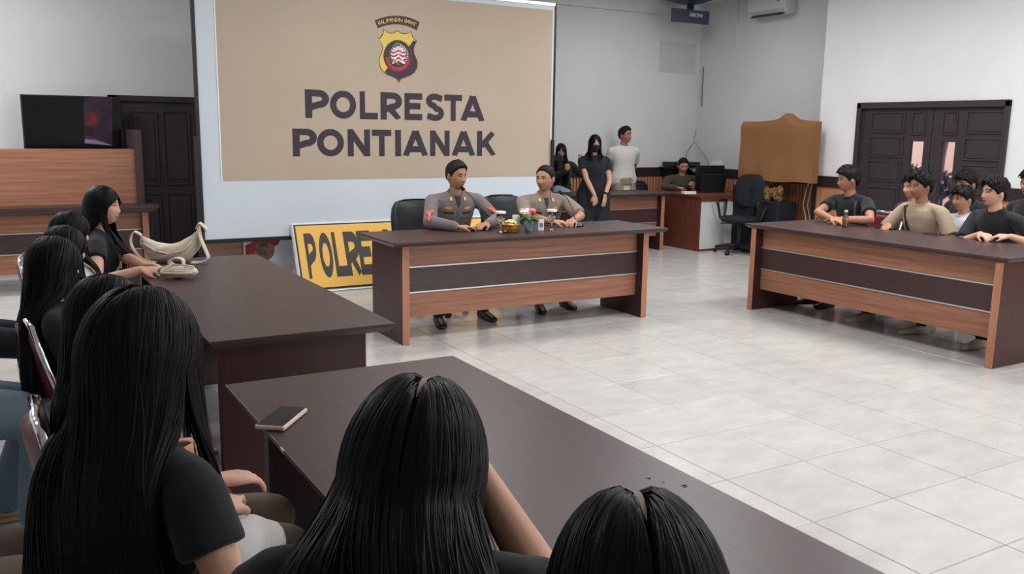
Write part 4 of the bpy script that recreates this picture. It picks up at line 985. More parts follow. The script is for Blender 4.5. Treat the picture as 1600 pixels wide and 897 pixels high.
PCOUNT = [0]
def person(label, hip, face, s=1.0, fem=False, lean=8, head=None, headroll=0, sit=True, skin=((176, 132, 106), 'tan'), shirt=('tee', (24, 26, 32)), pants=(30, 30, 34),
           hands=None, poles=(None, None), feet=None, hair='neat', hairL=.45, nstr=0, curl=.35, group=None, width=1.0, headat=None, elbows=None, duck=0.0, parting=False, shoes=(30, 28, 28), hdir=(None, None), hnrm=(None, None), voxel=.0062, headfwd=.02,
           sleeve=.62, strandw=.006, knee_y=None, shawl=None, seed=1, hcol=None, fat=1.0, palm=None, mask=False, legs_apart=.11, foots=.0, hipw=1.0, lipc=None, nofeet=False, hscale=1.0, pantsw=1.0, spread=.12, legpole=None):
    PCOUNT[0] += 1
    hip = np.array(hip, float)
    if headat is not None:
        la = math.radians(lean); fw0 = nv([face[0], face[1], 0]); Z0 = np.array([0, 0, 1.0]); sp0 = nv(Z0 * math.cos(la) + fw0 * math.sin(la)); fo0 = nv(fw0 * math.cos(la) - Z0 * math.sin(la))
        hd0 = sp0 * (.475 + .045) * s + Z0 * .100 * s * hscale + fo0 * headfwd + duck * (fw0 * .8 - Z0)
        hip = np.array(headat, float) - Z0 * (.113 * s * hscale * (.97 if fem else 1) + .014) - hd0
    root = np.array([hip[0], hip[1], 0.0]); fw = nv([face[0], face[1], 0]); rt = np.array([fw[1], -fw[0], 0]); Z = np.array([0, 0, 1.0])
    t = thing('person', tuple(root), label, 'person', group)
    H = np.array([0, 0, hip[2]]); la = math.radians(lean); sp = nv(Z * math.cos(la) + fw * math.sin(la)); fo = nv(fw * math.cos(la) - Z * math.sin(la))
    sw = (.165 if fem else .192) * s * width
    sh_h = .405 * s; N0 = H + sp * .475 * s
    SHc = H + sp * sh_h; S = {1: SHc + rt * sw - fo * .005, -1: SHc - rt * sw - fo * .005}
    head = nv(head if head is not None else fw); hz = nv(Z * .96 + head * .0); hz = nv(hz - head * (hz @ head)); hr = np.cross(head, hz)
    if headroll:
        a = math.radians(headroll); hz, hr = hz * math.cos(a) + hr * math.sin(a), hr * math.cos(a) - hz * math.sin(a)
    Hd = N0 + sp * .045 * s + Z * .100 * s * hscale + fo * headfwd * 1.0 + duck * (fw * .8 - Z)
    hs = s * hscale * (.97 if fem else 1.0); HM = np.stack([hr, head, hz], 1) * hs
    hw_ = lambda P: P @ HM.T + Hd
    # ---------------- skin body
    body = MB(); V = hw_(head_pts(HD_D, fat, 1.0 if not fem else 1.1, .85 if fem else 1.0)); body.add(V, HD_F)
    hmb = BVHTree.FromPolygons([tuple(p) for p in V], HD_F)
    for sd in (-1, 1):
        if hair in ('crew', 'neat', 'bowl', 'tousled'):
            M3 = np.array(Matrix.Rotation(sd * -.35, 3, 'Z')) ; body.ell(hw_(np.array([[sd * .077 * fat, -.008, -.006]]))[0], (.008, .017, .031), 10, 8, HM / 1.0 @ M3 )
    def ring(c, w, dph, n=20, front=1.0, a1=rt, a2=fo):
        return np.array([c + a1 * w * math.cos(q) + a2 * dph * math.sin(q) * (front if math.sin(q) > 0 else 1) for q in np.linspace(0, 2 * math.pi, n, endpoint=False)])
    fm = .90 if fem else 1.0; hw = (.168 if fem else .160) * s * hipw
    tor = [(-.10, hw * .72, .085), (-.04, hw * .98, .112), (.03, hw, .112), (.12, hw * .88, .098), (.20, .138 * s * fm * width, .092), (.29, .155 * s * fm * width, .104), (.37, .165 * s * fm * width, .098), (.425, .150 * s * fm * width, .078), (.455, .09 * s, .060), (.475, .058 * s, .052)]
    def trings(grow=0.0, lo=-1, hi=9, bust=0):
        out = []
        for a, w, dph in tor:
            if lo <= a <= hi:
                out.append(ring(H + sp * a * s + (fo * -.012 if a < .1 else 0), w + grow, dph * s + grow, front=1.0 + (bust * gs(a - .31, .07) if fem else 0)))
        return out
    body.loft(trings(-.012))
    body.tube([N0 - sp * .04 * s, N0 + sp * .02 * s, (N0 + Hd) / 2, Hd - hz * .05 * s - head * .012], [.056 * s * (fm), .052 * s * fm, .050 * s * fm * .97, .050 * s * fm], 14)
    ua, fa = .285 * s, .245 * s
    AR = {}
    hands = hands or {}
    for sd in (1, -1):
        tgt = hands.get(sd)
        if tgt is None:
            tgt = (H + rt * sd * .10 + fw * .30 * s + Z * .10) if sit else (S[sd] + rt * sd * .07 - Z * .50 * s + fw * .03)
        else: tgt = np.array(tgt, float) - root
        pole = poles[0 if sd == 1 else 1]
        pole = np.array(pole, float) if pole is not None else (rt * sd * .5 - fw * .5 - Z * .7)
        E_, W_ = ik(S[sd], tgt, ua, fa, pole)
        if elbows and sd in elbows: E_ = np.array(elbows[sd], float) - root; E_ = S[sd] + nv(E_ - S[sd]) * min(np.linalg.norm(E_ - S[sd]), ua * 1.06); W_ = E_ + nv(tgt - E_) * min(np.linalg.norm(tgt - E_), fa * 1.12)
        AR[sd] = (S[sd], E_, W_)
        k = .92 if fem else 1.0
        body.tube([S[sd] - rt * sd * .03, S[sd] + (E_ - S[sd]) * .25, E_ - (E_ - S[sd]) * .3], [.050 * s * k, .047 * s * k, .041 * s * k], 12)
        body.tube([E_ - (E_ - S[sd]) * .35, E_, E_ + (W_ - E_) * .3, W_], [.041 * s * k, .037 * s * k, .037 * s * k, .0255 * s * k], 12)
        hd_ = hdir[0 if sd == 1 else 1]; hd_ = np.array(hd_, float) if hd_ is not None else nv(W_ - E_)
        hn = hnrm[0 if sd == 1 else 1]; hn = np.array(hn, float) if hn is not None else (Z * .8 + rt * sd * .3 if sit else rt * sd + fw * .3)
        hand(body, W_, hd_, hn, sd * -1.0 * -1.0, curl, s * (.92 if fem else 1.0), spread=spread)
    # legs
    LG = {}
    th_, shn = .43 * s, .42 * s
    for sd in (1, -1):
        hp = H + rt * sd * .088 * s - Z * .02
        ft = feet.get(sd) if feet else None
        an = (np.array(ft, float) - root) if ft is not None else ((hp + fw * (.40 + foots) * s + rt * sd * (legs_apart - .09)) * [1, 1, 0] + Z * .085 if sit else (hp + rt * sd * .02) * [1, 1, 0] + Z * .085)
        lp = (fw * 1.0 + Z * .9) if legpole is None else np.array(legpole, float)
        kn, an = ik(hp, an, th_, shn, lp); LG[sd] = (hp, kn, an)
        body.tube([hp, hp + (kn - hp) * .5, kn], [.072 * s, .066 * s, .050 * s], 12)
        body.tube([kn, kn + (an - kn) * .3, an], [.048 * s, .050 * s, .034 * s], 12)
        ff = nv(fw + rt * sd * .15)
        body.tube([an - ff * .02 - Z * .035, an + ff * .06 - Z * .045, an + ff * .155 - Z * .062], [.032 * s, .033 * s, .020 * s], 10)
    me = evalmesh(body, 'body', voxel, 3, .34); me.materials.append(skinmat(*skin)); bo = link('body', me, t)
    # ---------------- face details
    def fp(x, z, off=0.0):
        o = hw_(np.array([[x, .2, z]]))[0]; h = hmb.ray_cast(Vector(o), Vector(-head))
        return (np.array(h[0]) + head * off) if h[0] is not None else hw_(np.array([[x, .09, z]]))[0]
    if hair != 'back':
        for sd in (-1, 1):
            c = fp(sd * .031, .003, -.0035 * hs)
            e = MB().ell(c, (.0135, .0065, .0062), 14, 8, HM / 1.0).build('eye', EYEW, t, smooth=True)
            MB().ell(c + head * .0045 * hs + hr * .0008, (.0058, .0034, .0056), 12, 8, HM).build('iris', IRIS, e, smooth=True)
            lid = [fp(sd * .031 + q * .0155, .003 + .0075 * math.cos(q * 1.45), .0012) for q in np.linspace(-1, 1, 7)]
            MB().tube(lid, .0018 * hs, 6).build('eyelid', BROW, t, smooth=True)
            br = [fp(sd * (.031 + q * .019), .024 + .004 * (1 - q * q) - .003 * max(0, q), .0005) for q in np.linspace(-1, 1, 7)]
            MB().tube(br, [.0020 * hs * a for a in (.8, 1.3, 1.5, 1.5, 1.3, 1, .6)], 6).build('eyebrow', BROW, t, smooth=True)
        if not mask:
            lm = lipm(*(lipc or (((138, 86, 76), 'm') if not fem else ((176, 84, 84), 'f'))))
            up_ = [fp(q * .0225, -.0565 - .0022 * q * q - .0008 * (1 - abs(q)), -.0005) for q in np.linspace(-1, 1, 9)]
            lo_ = [fp(q * .020, -.0640 + .0035 * q * q, -.0008) for q in np.linspace(-1, 1, 9)]
            lp_ = MB().tube(up_, [.0012, .0026, .0036, .0040, .0036, .0040, .0036, .0026, .0012], 6).tube(lo_, [.0012, .003, .0042, .0048, .005, .0048, .0042, .003, .0012], 6)
            lo = lp_.build('lips', lm, t, smooth=True)
    # ---------------- clothes
    kind, scol = shirt[0], shirt[1]
    sm = mat('cloth_%d_%d_%d' % scol, scol, .88, var=.05, vscale=14, bump=.22, bscale=34, sheen=.1)
    g = MB(); ease = .013 if kind in ('tee', 'top') else .016
    if kind == 'top': ease = .006
    rr = trings(ease, lo=-.05 if sit else (-.11 if kind != 'top' else -.06), hi=.44, bust=.22)
    if kind == 'tee': rr[0] = rr[0] + (rr[0] - rr[0].mean(0)) * .10
    if kind == 'tee' and not sit: rr = [q + (q - q.mean(0)) * (.14 if i_ < 3 else .06) for i_, q in enumerate(rr)]; rr = [rr[0] - sp * (.13 if not fem else .07), rr[0] - sp * .085 + fo * .01] + rr
    ncol = N0 + sp * .004 * s
    rr += [ring(H + sp * .452 * s, .100 * s + .004, .066 * s + .004), ring(H + sp * .472 * s - fo * .002, .072 * s, .062 * s)]
    g.loft(rr)
    for sd in (1, -1):
        a, b, c = AR[sd]
        g.tube([SHc + rt * sd * .04 + sp * .034 * s, SHc + rt * sd * sw * .58 + sp * .018 * s, a], [.050 * s, .050 * s, .054 * s], 14)   # shoulder slope
        if kind == 'long' or kind == 'jacket':
            g.tube([a, a + (b - a) * .5, b], [.058 * s, .055 * s, .051 * s], 14); g.tube([b, b + (c - b) * .45, b + (c - b) * .93], [.053 * s, .047 * s, .039 * s], 14)
        else:
            w0, w1 = ((.058, .064) if kind == 'tee' else (.054, .052)); e_ = a + (b - a) * sleeve
            g.tube([a, a + (e_ - a) * .5, e_], [w0 * s, (w0 + w1) / 2 * s, w1 * s], 16, rnd=False)
            if sleeve > .95: g.tube([b, b + (c - b) * (sleeve - .95) * 2.2], [w1 * s, w1 * .95 * s], 14)
    me = evalmesh(g, 'shirt', .0095, 5, .5); wrinkle(me, .0042 if kind != 'top' else .002, seed + PCOUNT[0]); me.materials.append(sm); so = link('shirt', me, t)
    # neckline band
    nb = ring(N0 + sp * .002 * s - fo * .0, .066 * s * fm, .060 * s * fm, 28)
    nb = [p + sp * (-.018 * max(0, math.sin(q)) + .006 * max(0, -math.sin(q))) + fo * .004 for p, q in zip(nb, np.linspace(0, 2 * math.pi, 28, endpoint=False))]
    if kind in ('tee', 'top'):
        mbn = MB(); n = len(nb); rg = []
        for i in range(n + 1):
            p = nb[i % n]; tt = nv(nb[(i + 1) % n] - nb[(i - 1) % n]); o1 = nv(np.cross(tt, sp)); rg.append(np.array([p + o1 * .006 * math.cos(q) + sp * .010 * math.sin(q) for q in np.linspace(0, 2 * math.pi, 8, endpoint=False)]))
        mbn.loft(rg, cap=False).build('neckband', sm, t, smooth=True)
    pm = mat('trouser_%d_%d_%d' % pants, pants, .85, var=.06, vscale=16, bump=.25, bscale=30)
    g = MB(); g.loft([ring(H + sp * a * s, w * s * hipw, d_ * s) for a, w, d_ in ((-.12, .12, .09), (-.06, .170, .125), (.0, .176, .130), (.07, .162, .118), (.11, .150, .110))])
    for sd in (1, -1):
        a, b, c = LG[sd]
        g.tube([a, a + (b - a) * .5, b], [.094 * s * pantsw, .086 * s * pantsw, .070 * s * pantsw], 14)
        g.tube([b, b + (c - b) * .5, b + (c - b) * (.95 if sit else 1.0)], [.068 * s * pantsw, .062 * s * pantsw, .056 * s * pantsw], 14)
    me = evalmesh(g, 'trousers', .011, 4, .5); wrinkle(me, .005, seed + 77 + PCOUNT[0]); me.materials.append(pm); link('trousers', me, t)
    if shoes is not None:
        shm = mat('shoe_%d_%d_%d' % shoes, shoes, .5)
        for sd in (1, -1):
            an = LG[sd][2]; ff = nv(fw + rt * sd * .15); fr = np.cross(ff, Z); o = MB(); rg = []
            for f, w, h0, h1 in ((-.075, .018, .0, .05), (-.06, .032, .0, .085), (-.02, .036, .0, .10), (.04, .040, .0, .075), (.10, .044, .0, .055), (.155, .040, .003, .042), (.185, .022, .008, .03)):
                cc = an * [1, 1, 0] + ff * f * s + Z * (an[2] - .085) + Z * (h0 + h1) / 2 * s
                rg.append(np.array([cc + fr * w * s * np.sign(math.cos(q)) * abs(math.cos(q)) ** .7 + Z * (h1 - h0) / 2 * s * np.sign(math.sin(q)) * abs(math.sin(q)) ** .7 for q in np.linspace(0, 2 * math.pi, 16, endpoint=False)]))
            o.loft(rg).build('shoe', shm, t, smooth=True)
    # ---------------- hair
    P = cap_hair(HD_D, hair, fat)
    hm = HAIRM if hcol is None else hcol
    hb_ = MB().add(hw_(P), HD_F)
    if hair in ('tousled', 'bowl', 'neat'):
        r = np.random.RandomState(seed + 5); ntf = {'tousled': 170, 'bowl': 150, 'neat': 0}[hair]
        for k in range(ntf):
            dd = nv(r.normal(size=3) + [0, .35, .9]);
            if dd[2] < .28: continue
            i = int(np.argmax(HD_D @ dd)); base = P[i]; nn = HD_D[i]
            fwd = np.array([r.normal() * .35, .75, -.05]) if hair == 'tousled' else np.array([np.sign(nn[0] + .001) * .7, .55, -.55])
            if hair == 'neat': fwd = np.array([.5, -.2, .0])
            fl2 = nv(fwd - nn * (fwd @ nn)); L = r.uniform(.018, .040) * (1 if hair != 'neat' else .6); sdv = nv(np.cross(fl2, nn)); w = .0042
            lift = {'tousled': .14, 'bowl': .05, 'neat': .05}[hair]
            q = [base - nn * .004, base + fl2 * L * .5 + nn * (.002 + L * lift * .5), base + fl2 * L + nn * (-.002 + L * lift * .5) - np.array([0, 0, L * .35])]
            V = [q[0] - sdv * w, q[0] + sdv * w, q[1] - sdv * w, q[1] + sdv * w, q[1] + nn * .002, q[2]]
            hb_.add(hw_(np.array(V)), [(0, 1, 3, 2), (2, 3, 5), (0, 2, 4), (1, 3, 4), (2, 4, 5), (3, 4, 5)])
    if nstr:
        long_hair(hb_, hw_, HM, Hd, H, sp, fo, rt, S, AR, N0, s, hairL, nstr, strandw, seed, fem, shawl)
        hm = hcol or HAIRS
    ho = hb_.build('hair', hm, t, recalc=False, smooth=True)
    if parting:
        mbp = MB(); Pl = []
        for q in np.linspace(0, 1, 14):
            yy = .055 - .115 * q; w_ = .0042 * (math.sin(math.pi * min(1, max(0, q * 1.0))) ** .6) + .0004
            zz = math.sqrt(max(0, 1 - (yy / .098) ** 2)); off = (shawl or {}).get('vol', .016) * .66 + .0015
            for sx in (-1, 1): Pl.append(((shawl or {}).get('part', 0) + sx * w_, yy * (1 + off / .1), (.113 + off) * zz))
        mbp.add(hw_(np.array(Pl)), [(2 * k, 2 * k + 1, 2 * k + 3, 2 * k + 2) for k in range(13)])
        mbp.build('hair_parting', mat('pale_scalp', (150, 128, 114), .7), t, recalc=False)
    info = dict(root=t, hip=hip, rootv=root, head=Hd, HM=HM, hw=hw_, fp=fp, S=S, AR=AR, H=H, sp=sp, fo=fo, rt=rt, fw=fw, N0=N0, shirt=so, LG=LG, s=s, hr=hr, hz=hz, hd=head)
    if mask:
        Vh = head_pts(HD_D, fat); dx, dy, dz = HD_D.T; ph = np.abs(np.degrees(np.arctan2(dx, dy)))
        mk = MB(); m2 = (Vh[:, 2] < -.008) & (Vh[:, 2] > -.108) & (ph < 68); keep = [f for f in HD_F if all(m2[i] for i in f)]
        n = HD_D / np.array([.074, .1, .113]); n /= np.linalg.norm(n, axis=1)[:, None]; VV = Vh + n * .006
        VV[:, 1] = np.where(gs(VV[:, 0], .02) * gs(VV[:, 2] + .03, .03) > .1, VV[:, 1] + .002, VV[:, 1])
        mo = mk.add(hw_(VV), keep).build('face_mask', mat('black_mask_cloth', (24, 26, 30), .85), t, recalc=False, smooth=True)
        sol = mo.modifiers.new('s', 'SOLIDIFY'); sol.thickness = .002
    return info

def long_hair(mb, hw_, HM, Hd, H, sp, fo, rt, S, AR, N0, s, L, n, w, seed, fem, opt):
    opt = opt or {}
    r = np.random.RandomState(seed + 31); gap = math.radians(opt.get('gap', 52)); part = opt.get('part', 0.0); flare = opt.get('flare', .12); vol = opt.get('vol', .016); push = opt.get('push', True)
    ph = r.uniform(gap, math.pi, n) * np.where(r.rand(n) < .5, -1, 1); lay = r.rand(n)
    a = np.array([.074, .098, .113]) + vol * (.45 + .55 * lay[:, None])
    u = (np.abs(ph) - gap) / (math.pi - gap)
    ry = .078 - .135 * u + r.normal(size=n) * .010; rx = part + np.sign(ph) * (opt.get('pw', .0015) + np.abs(r.normal(size=n)) * .003)
    R0 = np.stack([rx / .074, ry / .098, np.zeros(n)], 1); R0[:, 2] = np.sqrt(np.clip(1 - R0[:, 0] ** 2 - R0[:, 1] ** 2, .02, 1)); R0 /= np.linalg.norm(R0, axis=1)[:, None]
    E0 = np.stack([np.sin(ph) * 1.0, np.cos(ph), np.full(n, -.12)], 1); E0 /= np.linalg.norm(E0, axis=1)[:, None]
    # walk over the skull
    om = np.arccos(np.clip((R0 * E0).sum(1), -1, 1))[:, None]; pts = []
    M1 = 12
    for q in np.linspace(0, 1, M1):
        D = (np.sin((1 - q) * om) * R0 + np.sin(q * om) * E0) / np.sin(om)
        aa = a.copy(); aa = np.where(q < .12, np.array([.074, .098, .113]) + (aa - np.array([.074, .098, .113])) * (.72 + .28 * q / .12), aa)
        pts.append(hw_(D * aa))
    Llen = L * (1 + r.normal(size=n) * opt.get('ragged', .06)); M2 = 18
    last = pts[-1]; out = last - Hd; out[:, 2] = 0; rad = np.linalg.norm(out, axis=1)[:, None]; out = out / rad
    # forward part of the head tilt pulls the hair the way gravity does
    step = (Llen / M2)[:, None]; k1 = r.normal(size=n)[:, None]; k2 = r.normal(size=n)[:, None]; tang = np.cross(out, [0, 0, 1.0])
    bias = np.array(opt.get('bias', (0, 0, 0)), float)
    segs = [(N0 - sp * .02, N0 - sp * .02 + Hd * 0, .066 * s)]
    caps = [(SHs, AR[sd][1], .054 * s) for sd, SHs in ((1, S[1]), (-1, S[-1]))]
    caps += [((S[1] + S[-1]) / 2 + rt * .0 + sp * .02, S[1], .062 * s), ((S[1] + S[-1]) / 2 + sp * .02, S[-1], .062 * s)]
    caps += [(H + rt * x, H + rt * x + sp * .38 * s, .105 * s) for x in (-.055, 0, .055)] + [(N0, Hd, .058 * s)]
    cur = last.copy(); foh = nv([fo[0], fo[1], 0]); sgn = np.where(np.abs(ph) < gap + opt.get('front', .30), 1.0, -1.0)[:, None]
    for i in range(M2):
        f = (i + 1) / M2
        d = np.array([0, 0, -1.0]) + out * (flare * (1 - f) * .9 - .10 * f * opt.get('tuck', 1)) + tang * (k1 * .035 + .05 * np.sin(f * 5 + k2 * 3)) + out * k2 * .03 + bias * f
        cur = cur + d / np.linalg.norm(d, axis=1)[:, None] * step
        if push:
            for A, B, R_ in caps:
                AB = B - A; tt = np.clip(((cur - A) @ AB) / (AB @ AB + 1e-9), 0, 1)[:, None]; q = A + tt * AB; dv = cur - q; dist = np.linalg.norm(dv, axis=1)[:, None]; need = R_ + .006 + .022 * lay[:, None]
                if R_ > .0535 * s and R_ < .064 * s:      # over a shoulder the hair slides to the back or the front of it
                    cm = (dv @ foh)[:, None]; pp = dv - cm * foh; pl_ = np.linalg.norm(pp, axis=1)[:, None]
                    tgt = sgn * np.sqrt(np.maximum(need ** 2 - pl_ ** 2, 0)); cur = np.where(dist < need, cur + foh * (tgt - cm) * .6, cur)
                else: cur = np.where(dist < need, q + dv / np.maximum(dist, 1e-6) * need, cur)
        pts.append(cur.copy())
    P = np.stack(pts, 1); m = P.shape[1]   # n, m, 3
    for _ in range(5): P[:, M1:-1] = P[:, M1:-1] * .4 + (P[:, M1 - 1:-2] + P[:, M1 + 1:]) * .3
    T = np.gradient(P, axis=1); T /= np.linalg.norm(T, axis=2)[:, :, None] + 1e-9
    ax = P - Hd; ax[:, M1:, 2] = 0; O = ax - T * (ax * T).sum(2)[:, :, None]; O /= np.linalg.norm(O, axis=2)[:, :, None] + 1e-9
    Sd = np.cross(T, O); prof = np.ones(m); prof[0] = .35; prof[1] = .7; prof[-3:] = (.8, .5, .12)
    ww = (w * r.uniform(.6, 1.3, n))[:, None, None] * prof[None, :, None] / 2
    tw = r.uniform(-.5, .5, n)[:, None, None]; Sd2 = Sd * np.cos(tw) + O * np.sin(tw)
    Lf, Ct, Rt_ = P - Sd2 * ww, P + O * ww * .45, P + Sd2 * ww
    V = np.stack([Lf, Ct, Rt_], 2).reshape(-1, 3); F = []
    base = np.arange(n) * m * 3; FF = []
    for i in range(m - 1):
        for c in (0, 1):
            q = base + i * 3 + c; FF.append(np.stack([q, q + 1, q + 4, q + 3], 1))
    mb.add(V, np.concatenate(FF).tolist())

def decal(info, name, o, d, up, outline, m, bvh, off=.0022, rings_=3):
    """small flat badge laid onto the cloth: outline in metres, thrown along d onto the shirt from o"""
    d = nv(d); up = nv(up - d * (up @ d)); r_ = np.cross(d, up); n = len(outline); P = []
    out = np.array(outline)
    for k in range(rings_ + 1):
        f = 1 - k / rings_
        for (a, b) in out * f if f > 0 else [np.array([0, 0.])]:
            o2 = o + r_ * a + up * b - d * .25
            h = bvh.ray_cast(Vector(o2), Vector(d))
            P.append(np.array(h[0]) - d * off if h[0] is not None else (P[-1] if P else o))
        if f == 0: break
    F = []
    for k in range(rings_ - 1):
        for j in range(n): F.append((k * n + j, k * n + (j + 1) % n, (k + 1) * n + (j + 1) % n, (k + 1) * n + j))
    c = (rings_) * n
    for j in range(n): F.append(((rings_ - 1) * n + j, (rings_ - 1) * n + (j + 1) % n, c))
    return MB().add(P, F).build(name, m, info['root'], recalc=False, smooth=True)
def rect(w, h): return [(-w / 2, -h / 2), (0, -h / 2), (w / 2, -h / 2), (w / 2, 0), (w / 2, h / 2), (0, h / 2), (-w / 2, h / 2), (-w / 2, 0)]
def bvh_of(o): me = o.data; return BVHTree.FromPolygons([v.co for v in me.vertices], [tuple(p.vertices) for p in me.polygons])
TAN = ((172, 126, 100), 'tan'); TAN2 = ((158, 112, 88), 'deep_tan'); FAIR = ((206, 160, 138), 'fair'); FAIR2 = ((196, 148, 124), 'fair_warm')
NAVY = (17, 19, 26)
# ---------------------------------------------------------------- the two officers
GREY1 = (112, 102, 104); GREY2 = (134, 122, 112)
def officer(info, red):
    s = info['s']; b = bvh_of(info['shirt']); N0, sp, fo, rt, H = info['N0'], info['sp'], info['fo'], info['rt'], info['H']; sd_c = GREY1 if red else GREY2
    cm = MATS['cloth_%d_%d_%d' % sd_c]; darkc = mat('undershirt', (62, 58, 60), .9)
    # collar leaves, open at the throat
    for k in (1, -1):
        mb = MB(); p0 = N0 - fo * .055 + sp * .028; p1 = N0 + rt * k * .062 + sp * .024; p2 = N0 + rt * k * .040 + fo * .062 - sp * .010; tip = N0 + rt * k * .075 + fo * .072 - sp * .055; o1 = N0 + rt * k * .085 - sp * .005; o0 = N0 - fo * .075 - sp * .010; mid = N0 + rt * k * .012 + fo * .085 - sp * .095
        mb.add([p0, p1, p2, tip, o1, o0, mid], [(0, 1, 4, 5), (1, 2, 3, 4), (2, 6, 3)])
        c = mb.build('collar', cm, info['root'], recalc=False); so = c.modifiers.new('s', 'SOLIDIFY'); so.thickness = .005; so.offset = 0
    decal(info, 'undershirt', H + sp * .425 * s + fo * .1, -fo, sp, [(-.030, .045), (0, .05), (.030, .045), (.018, -.01), (0, -.055), (-.018, -.01)], darkc, b, .003)
    for k in (1, -1):
        decal(info, 'rank_tab', N0 + rt * k * .060 - sp * .030 + fo * .05, -fo, sp, rect(.017, .022), mat('rank_gold', (224, 186, 110), .4), b, .012)
        decal(info, 'pocket', H + sp * .245 * s + rt * k * .078, -fo, sp, rect(.088, .082), cm, b, .005)
        decal(info, 'pocket_flap', H + sp * .292 * s + rt * k * .078, -fo, sp, [(-.046, .015), (0, .015), (.046, .015), (.046, -.012), (0, -.022), (-.046, -.012)], mat('flap_%d' % red, tuple(int(v * .9) for v in sd_c), .9), b, .008)
        if k == 1 or red or True: decal(info, 'name_strip', H + sp * .330 * s + rt * k * .080, -fo, sp, rect(.080, .018), mat('name_strip_dark', (44, 40, 48), .8), b, .003)
        if red or k == -1: decal(info, 'gold_badge', H + sp * .368 * s + rt * k * .082, -fo, sp, [(-.035, 0), (-.02, .012), (0, .016), (.02, .012), (.035, 0), (.02, -.008), (0, -.012), (-.02, -.008)], mat('badge_gold', (196, 116, 60), .4, vscale=120, col2=(224, 170, 90)), b, .003)
        if red: decal(info, 'pocket_emblem', H + sp * .262 * s + rt * k * .080, -fo, sp, [(.016 * math.cos(q), .018 * math.sin(q)) for q in np.linspace(0, 6.28, 10, endpoint=False)], mat('emblem_gold', (176, 130, 70), .5, vscale=150, col2=(120, 70, 50)), b, .010)
        a, e = info['AR'][k][0], info['AR'][k][1]; mid = a + (e - a) * .42; dirp = -nv(rt * k * .38 + fo * .95)
        shp = [(-.030, .028), (0, .032), (.030, .028), (.034, .0), (.024, -.026), (0, -.048), (-.024, -.026), (-.034, .0)]; upv = nv(a - e)
        if red:
            decal(info, 'shoulder_patch', mid, dirp, upv, shp, mat('patch_red', (150, 28, 34), .6), b, .003)
            decal(info, 'patch_motif', mid + upv * .0, dirp, upv, [(-.014, .01), (0, .018), (.014, .01), (.008, -.014), (0, -.028), (-.008, -.014)], mat('patch_motif', (210, 170, 150), .6, vscale=140, col2=(120, 40, 40)), b, .005)
            decal(info, 'shoulder_tab', mid + upv * .046, dirp, upv, rect(.062, .022), mat('tab_red', (186, 52, 34), .6, vscale=150, col2=(214, 130, 60)), b, .003)
        else:
            if k == 1: decal(info, 'shoulder_patch', mid, dirp, upv, [(.030 * math.cos(q), .036 * math.sin(q)) for q in np.linspace(0, 6.28, 12, endpoint=False)], mat('patch_yellow', (216, 160, 60), .6, vscale=60, col2=(120, 80, 50)), b, .003)
            else:
                decal(info, 'shoulder_patch', mid, dirp, upv, shp, mat('patch_mixed', (120, 60, 44), .6, vscale=90, col2=(220, 200, 170)), b, .003)
                decal(info, 'shoulder_tab', mid + upv * .046, dirp, upv, rect(.050, .018), mat('tab_brown', (150, 90, 56), .6), b, .003)
    # button placket
    decal(info, 'placket', H + sp * .20 * s, -fo, sp, rect(.028, .28), mat('flap_%d' % red, sd_c, .9), b, .003)
    decal(info, 'belt', H + sp * .085 * s, -fo, sp, rect(.26, .035), mat('belt_dark', (40, 34, 36), .4), b, .004)
o1 = person('young officer in dark grey long-sleeved uniform with red shoulder patches, at the red-ringed microphone', (.60, 3.03, .535), (-.12, -1), 1.0, lean=13, head=(.25, -.95, -.10),
            shirt=('long', GREY1), pants=(70, 62, 60), hands={1: (.31, 2.36, .805), -1: (.56, 2.36, .81)}, poles=((-.9, .1, -.55), (.9, .3, -.4)), hdir=((.95, -.3, .03), (-.85, -.55, 0)), hnrm=((0.1, 0, 1), (.1, 0, 1)),
            hair='neat', skin=TAN, feet={1: (.22, 2.50, .085), -1: (.66, 2.55, .085)}, width=1.03, seed=3, headat=at(713, 250, 1, 2.76), elbows={1: (.19, 2.60, .825), -1: (.80, 2.58, .835)})
officer(o1, 1)
o2 = person('older officer in short-sleeved brown-grey uniform with clasped hands, behind the flowers', (1.52, 3.05, .52), (-.22, -1), .97, lean=14, head=(-.93, -.42, -.02),
            shirt=('tee', GREY2), sleeve=.86, pants=(74, 66, 62), hands={1: (1.22, 2.38, .81), -1: (1.37, 2.33, .815)}, poles=((-.9, .2, -.5), (.9, .3, -.4)), hdir=((.75, -.65, .0), (-.7, -.7, 0)), hnrm=((-.2, 0, 1), (.2, 0, 1)),
            hair='crew', skin=((178, 130, 106), 'ruddy'), feet={1: (1.25, 2.62, .085), -1: (1.55, 2.66, .085)}, width=1.08, fat=1.08, seed=4, curl=.75, headat=at(853, 257, 1, 2.78), elbows={1: (1.10, 2.60, .83), -1: (1.60, 2.52, .83)})
officer(o2, 0)

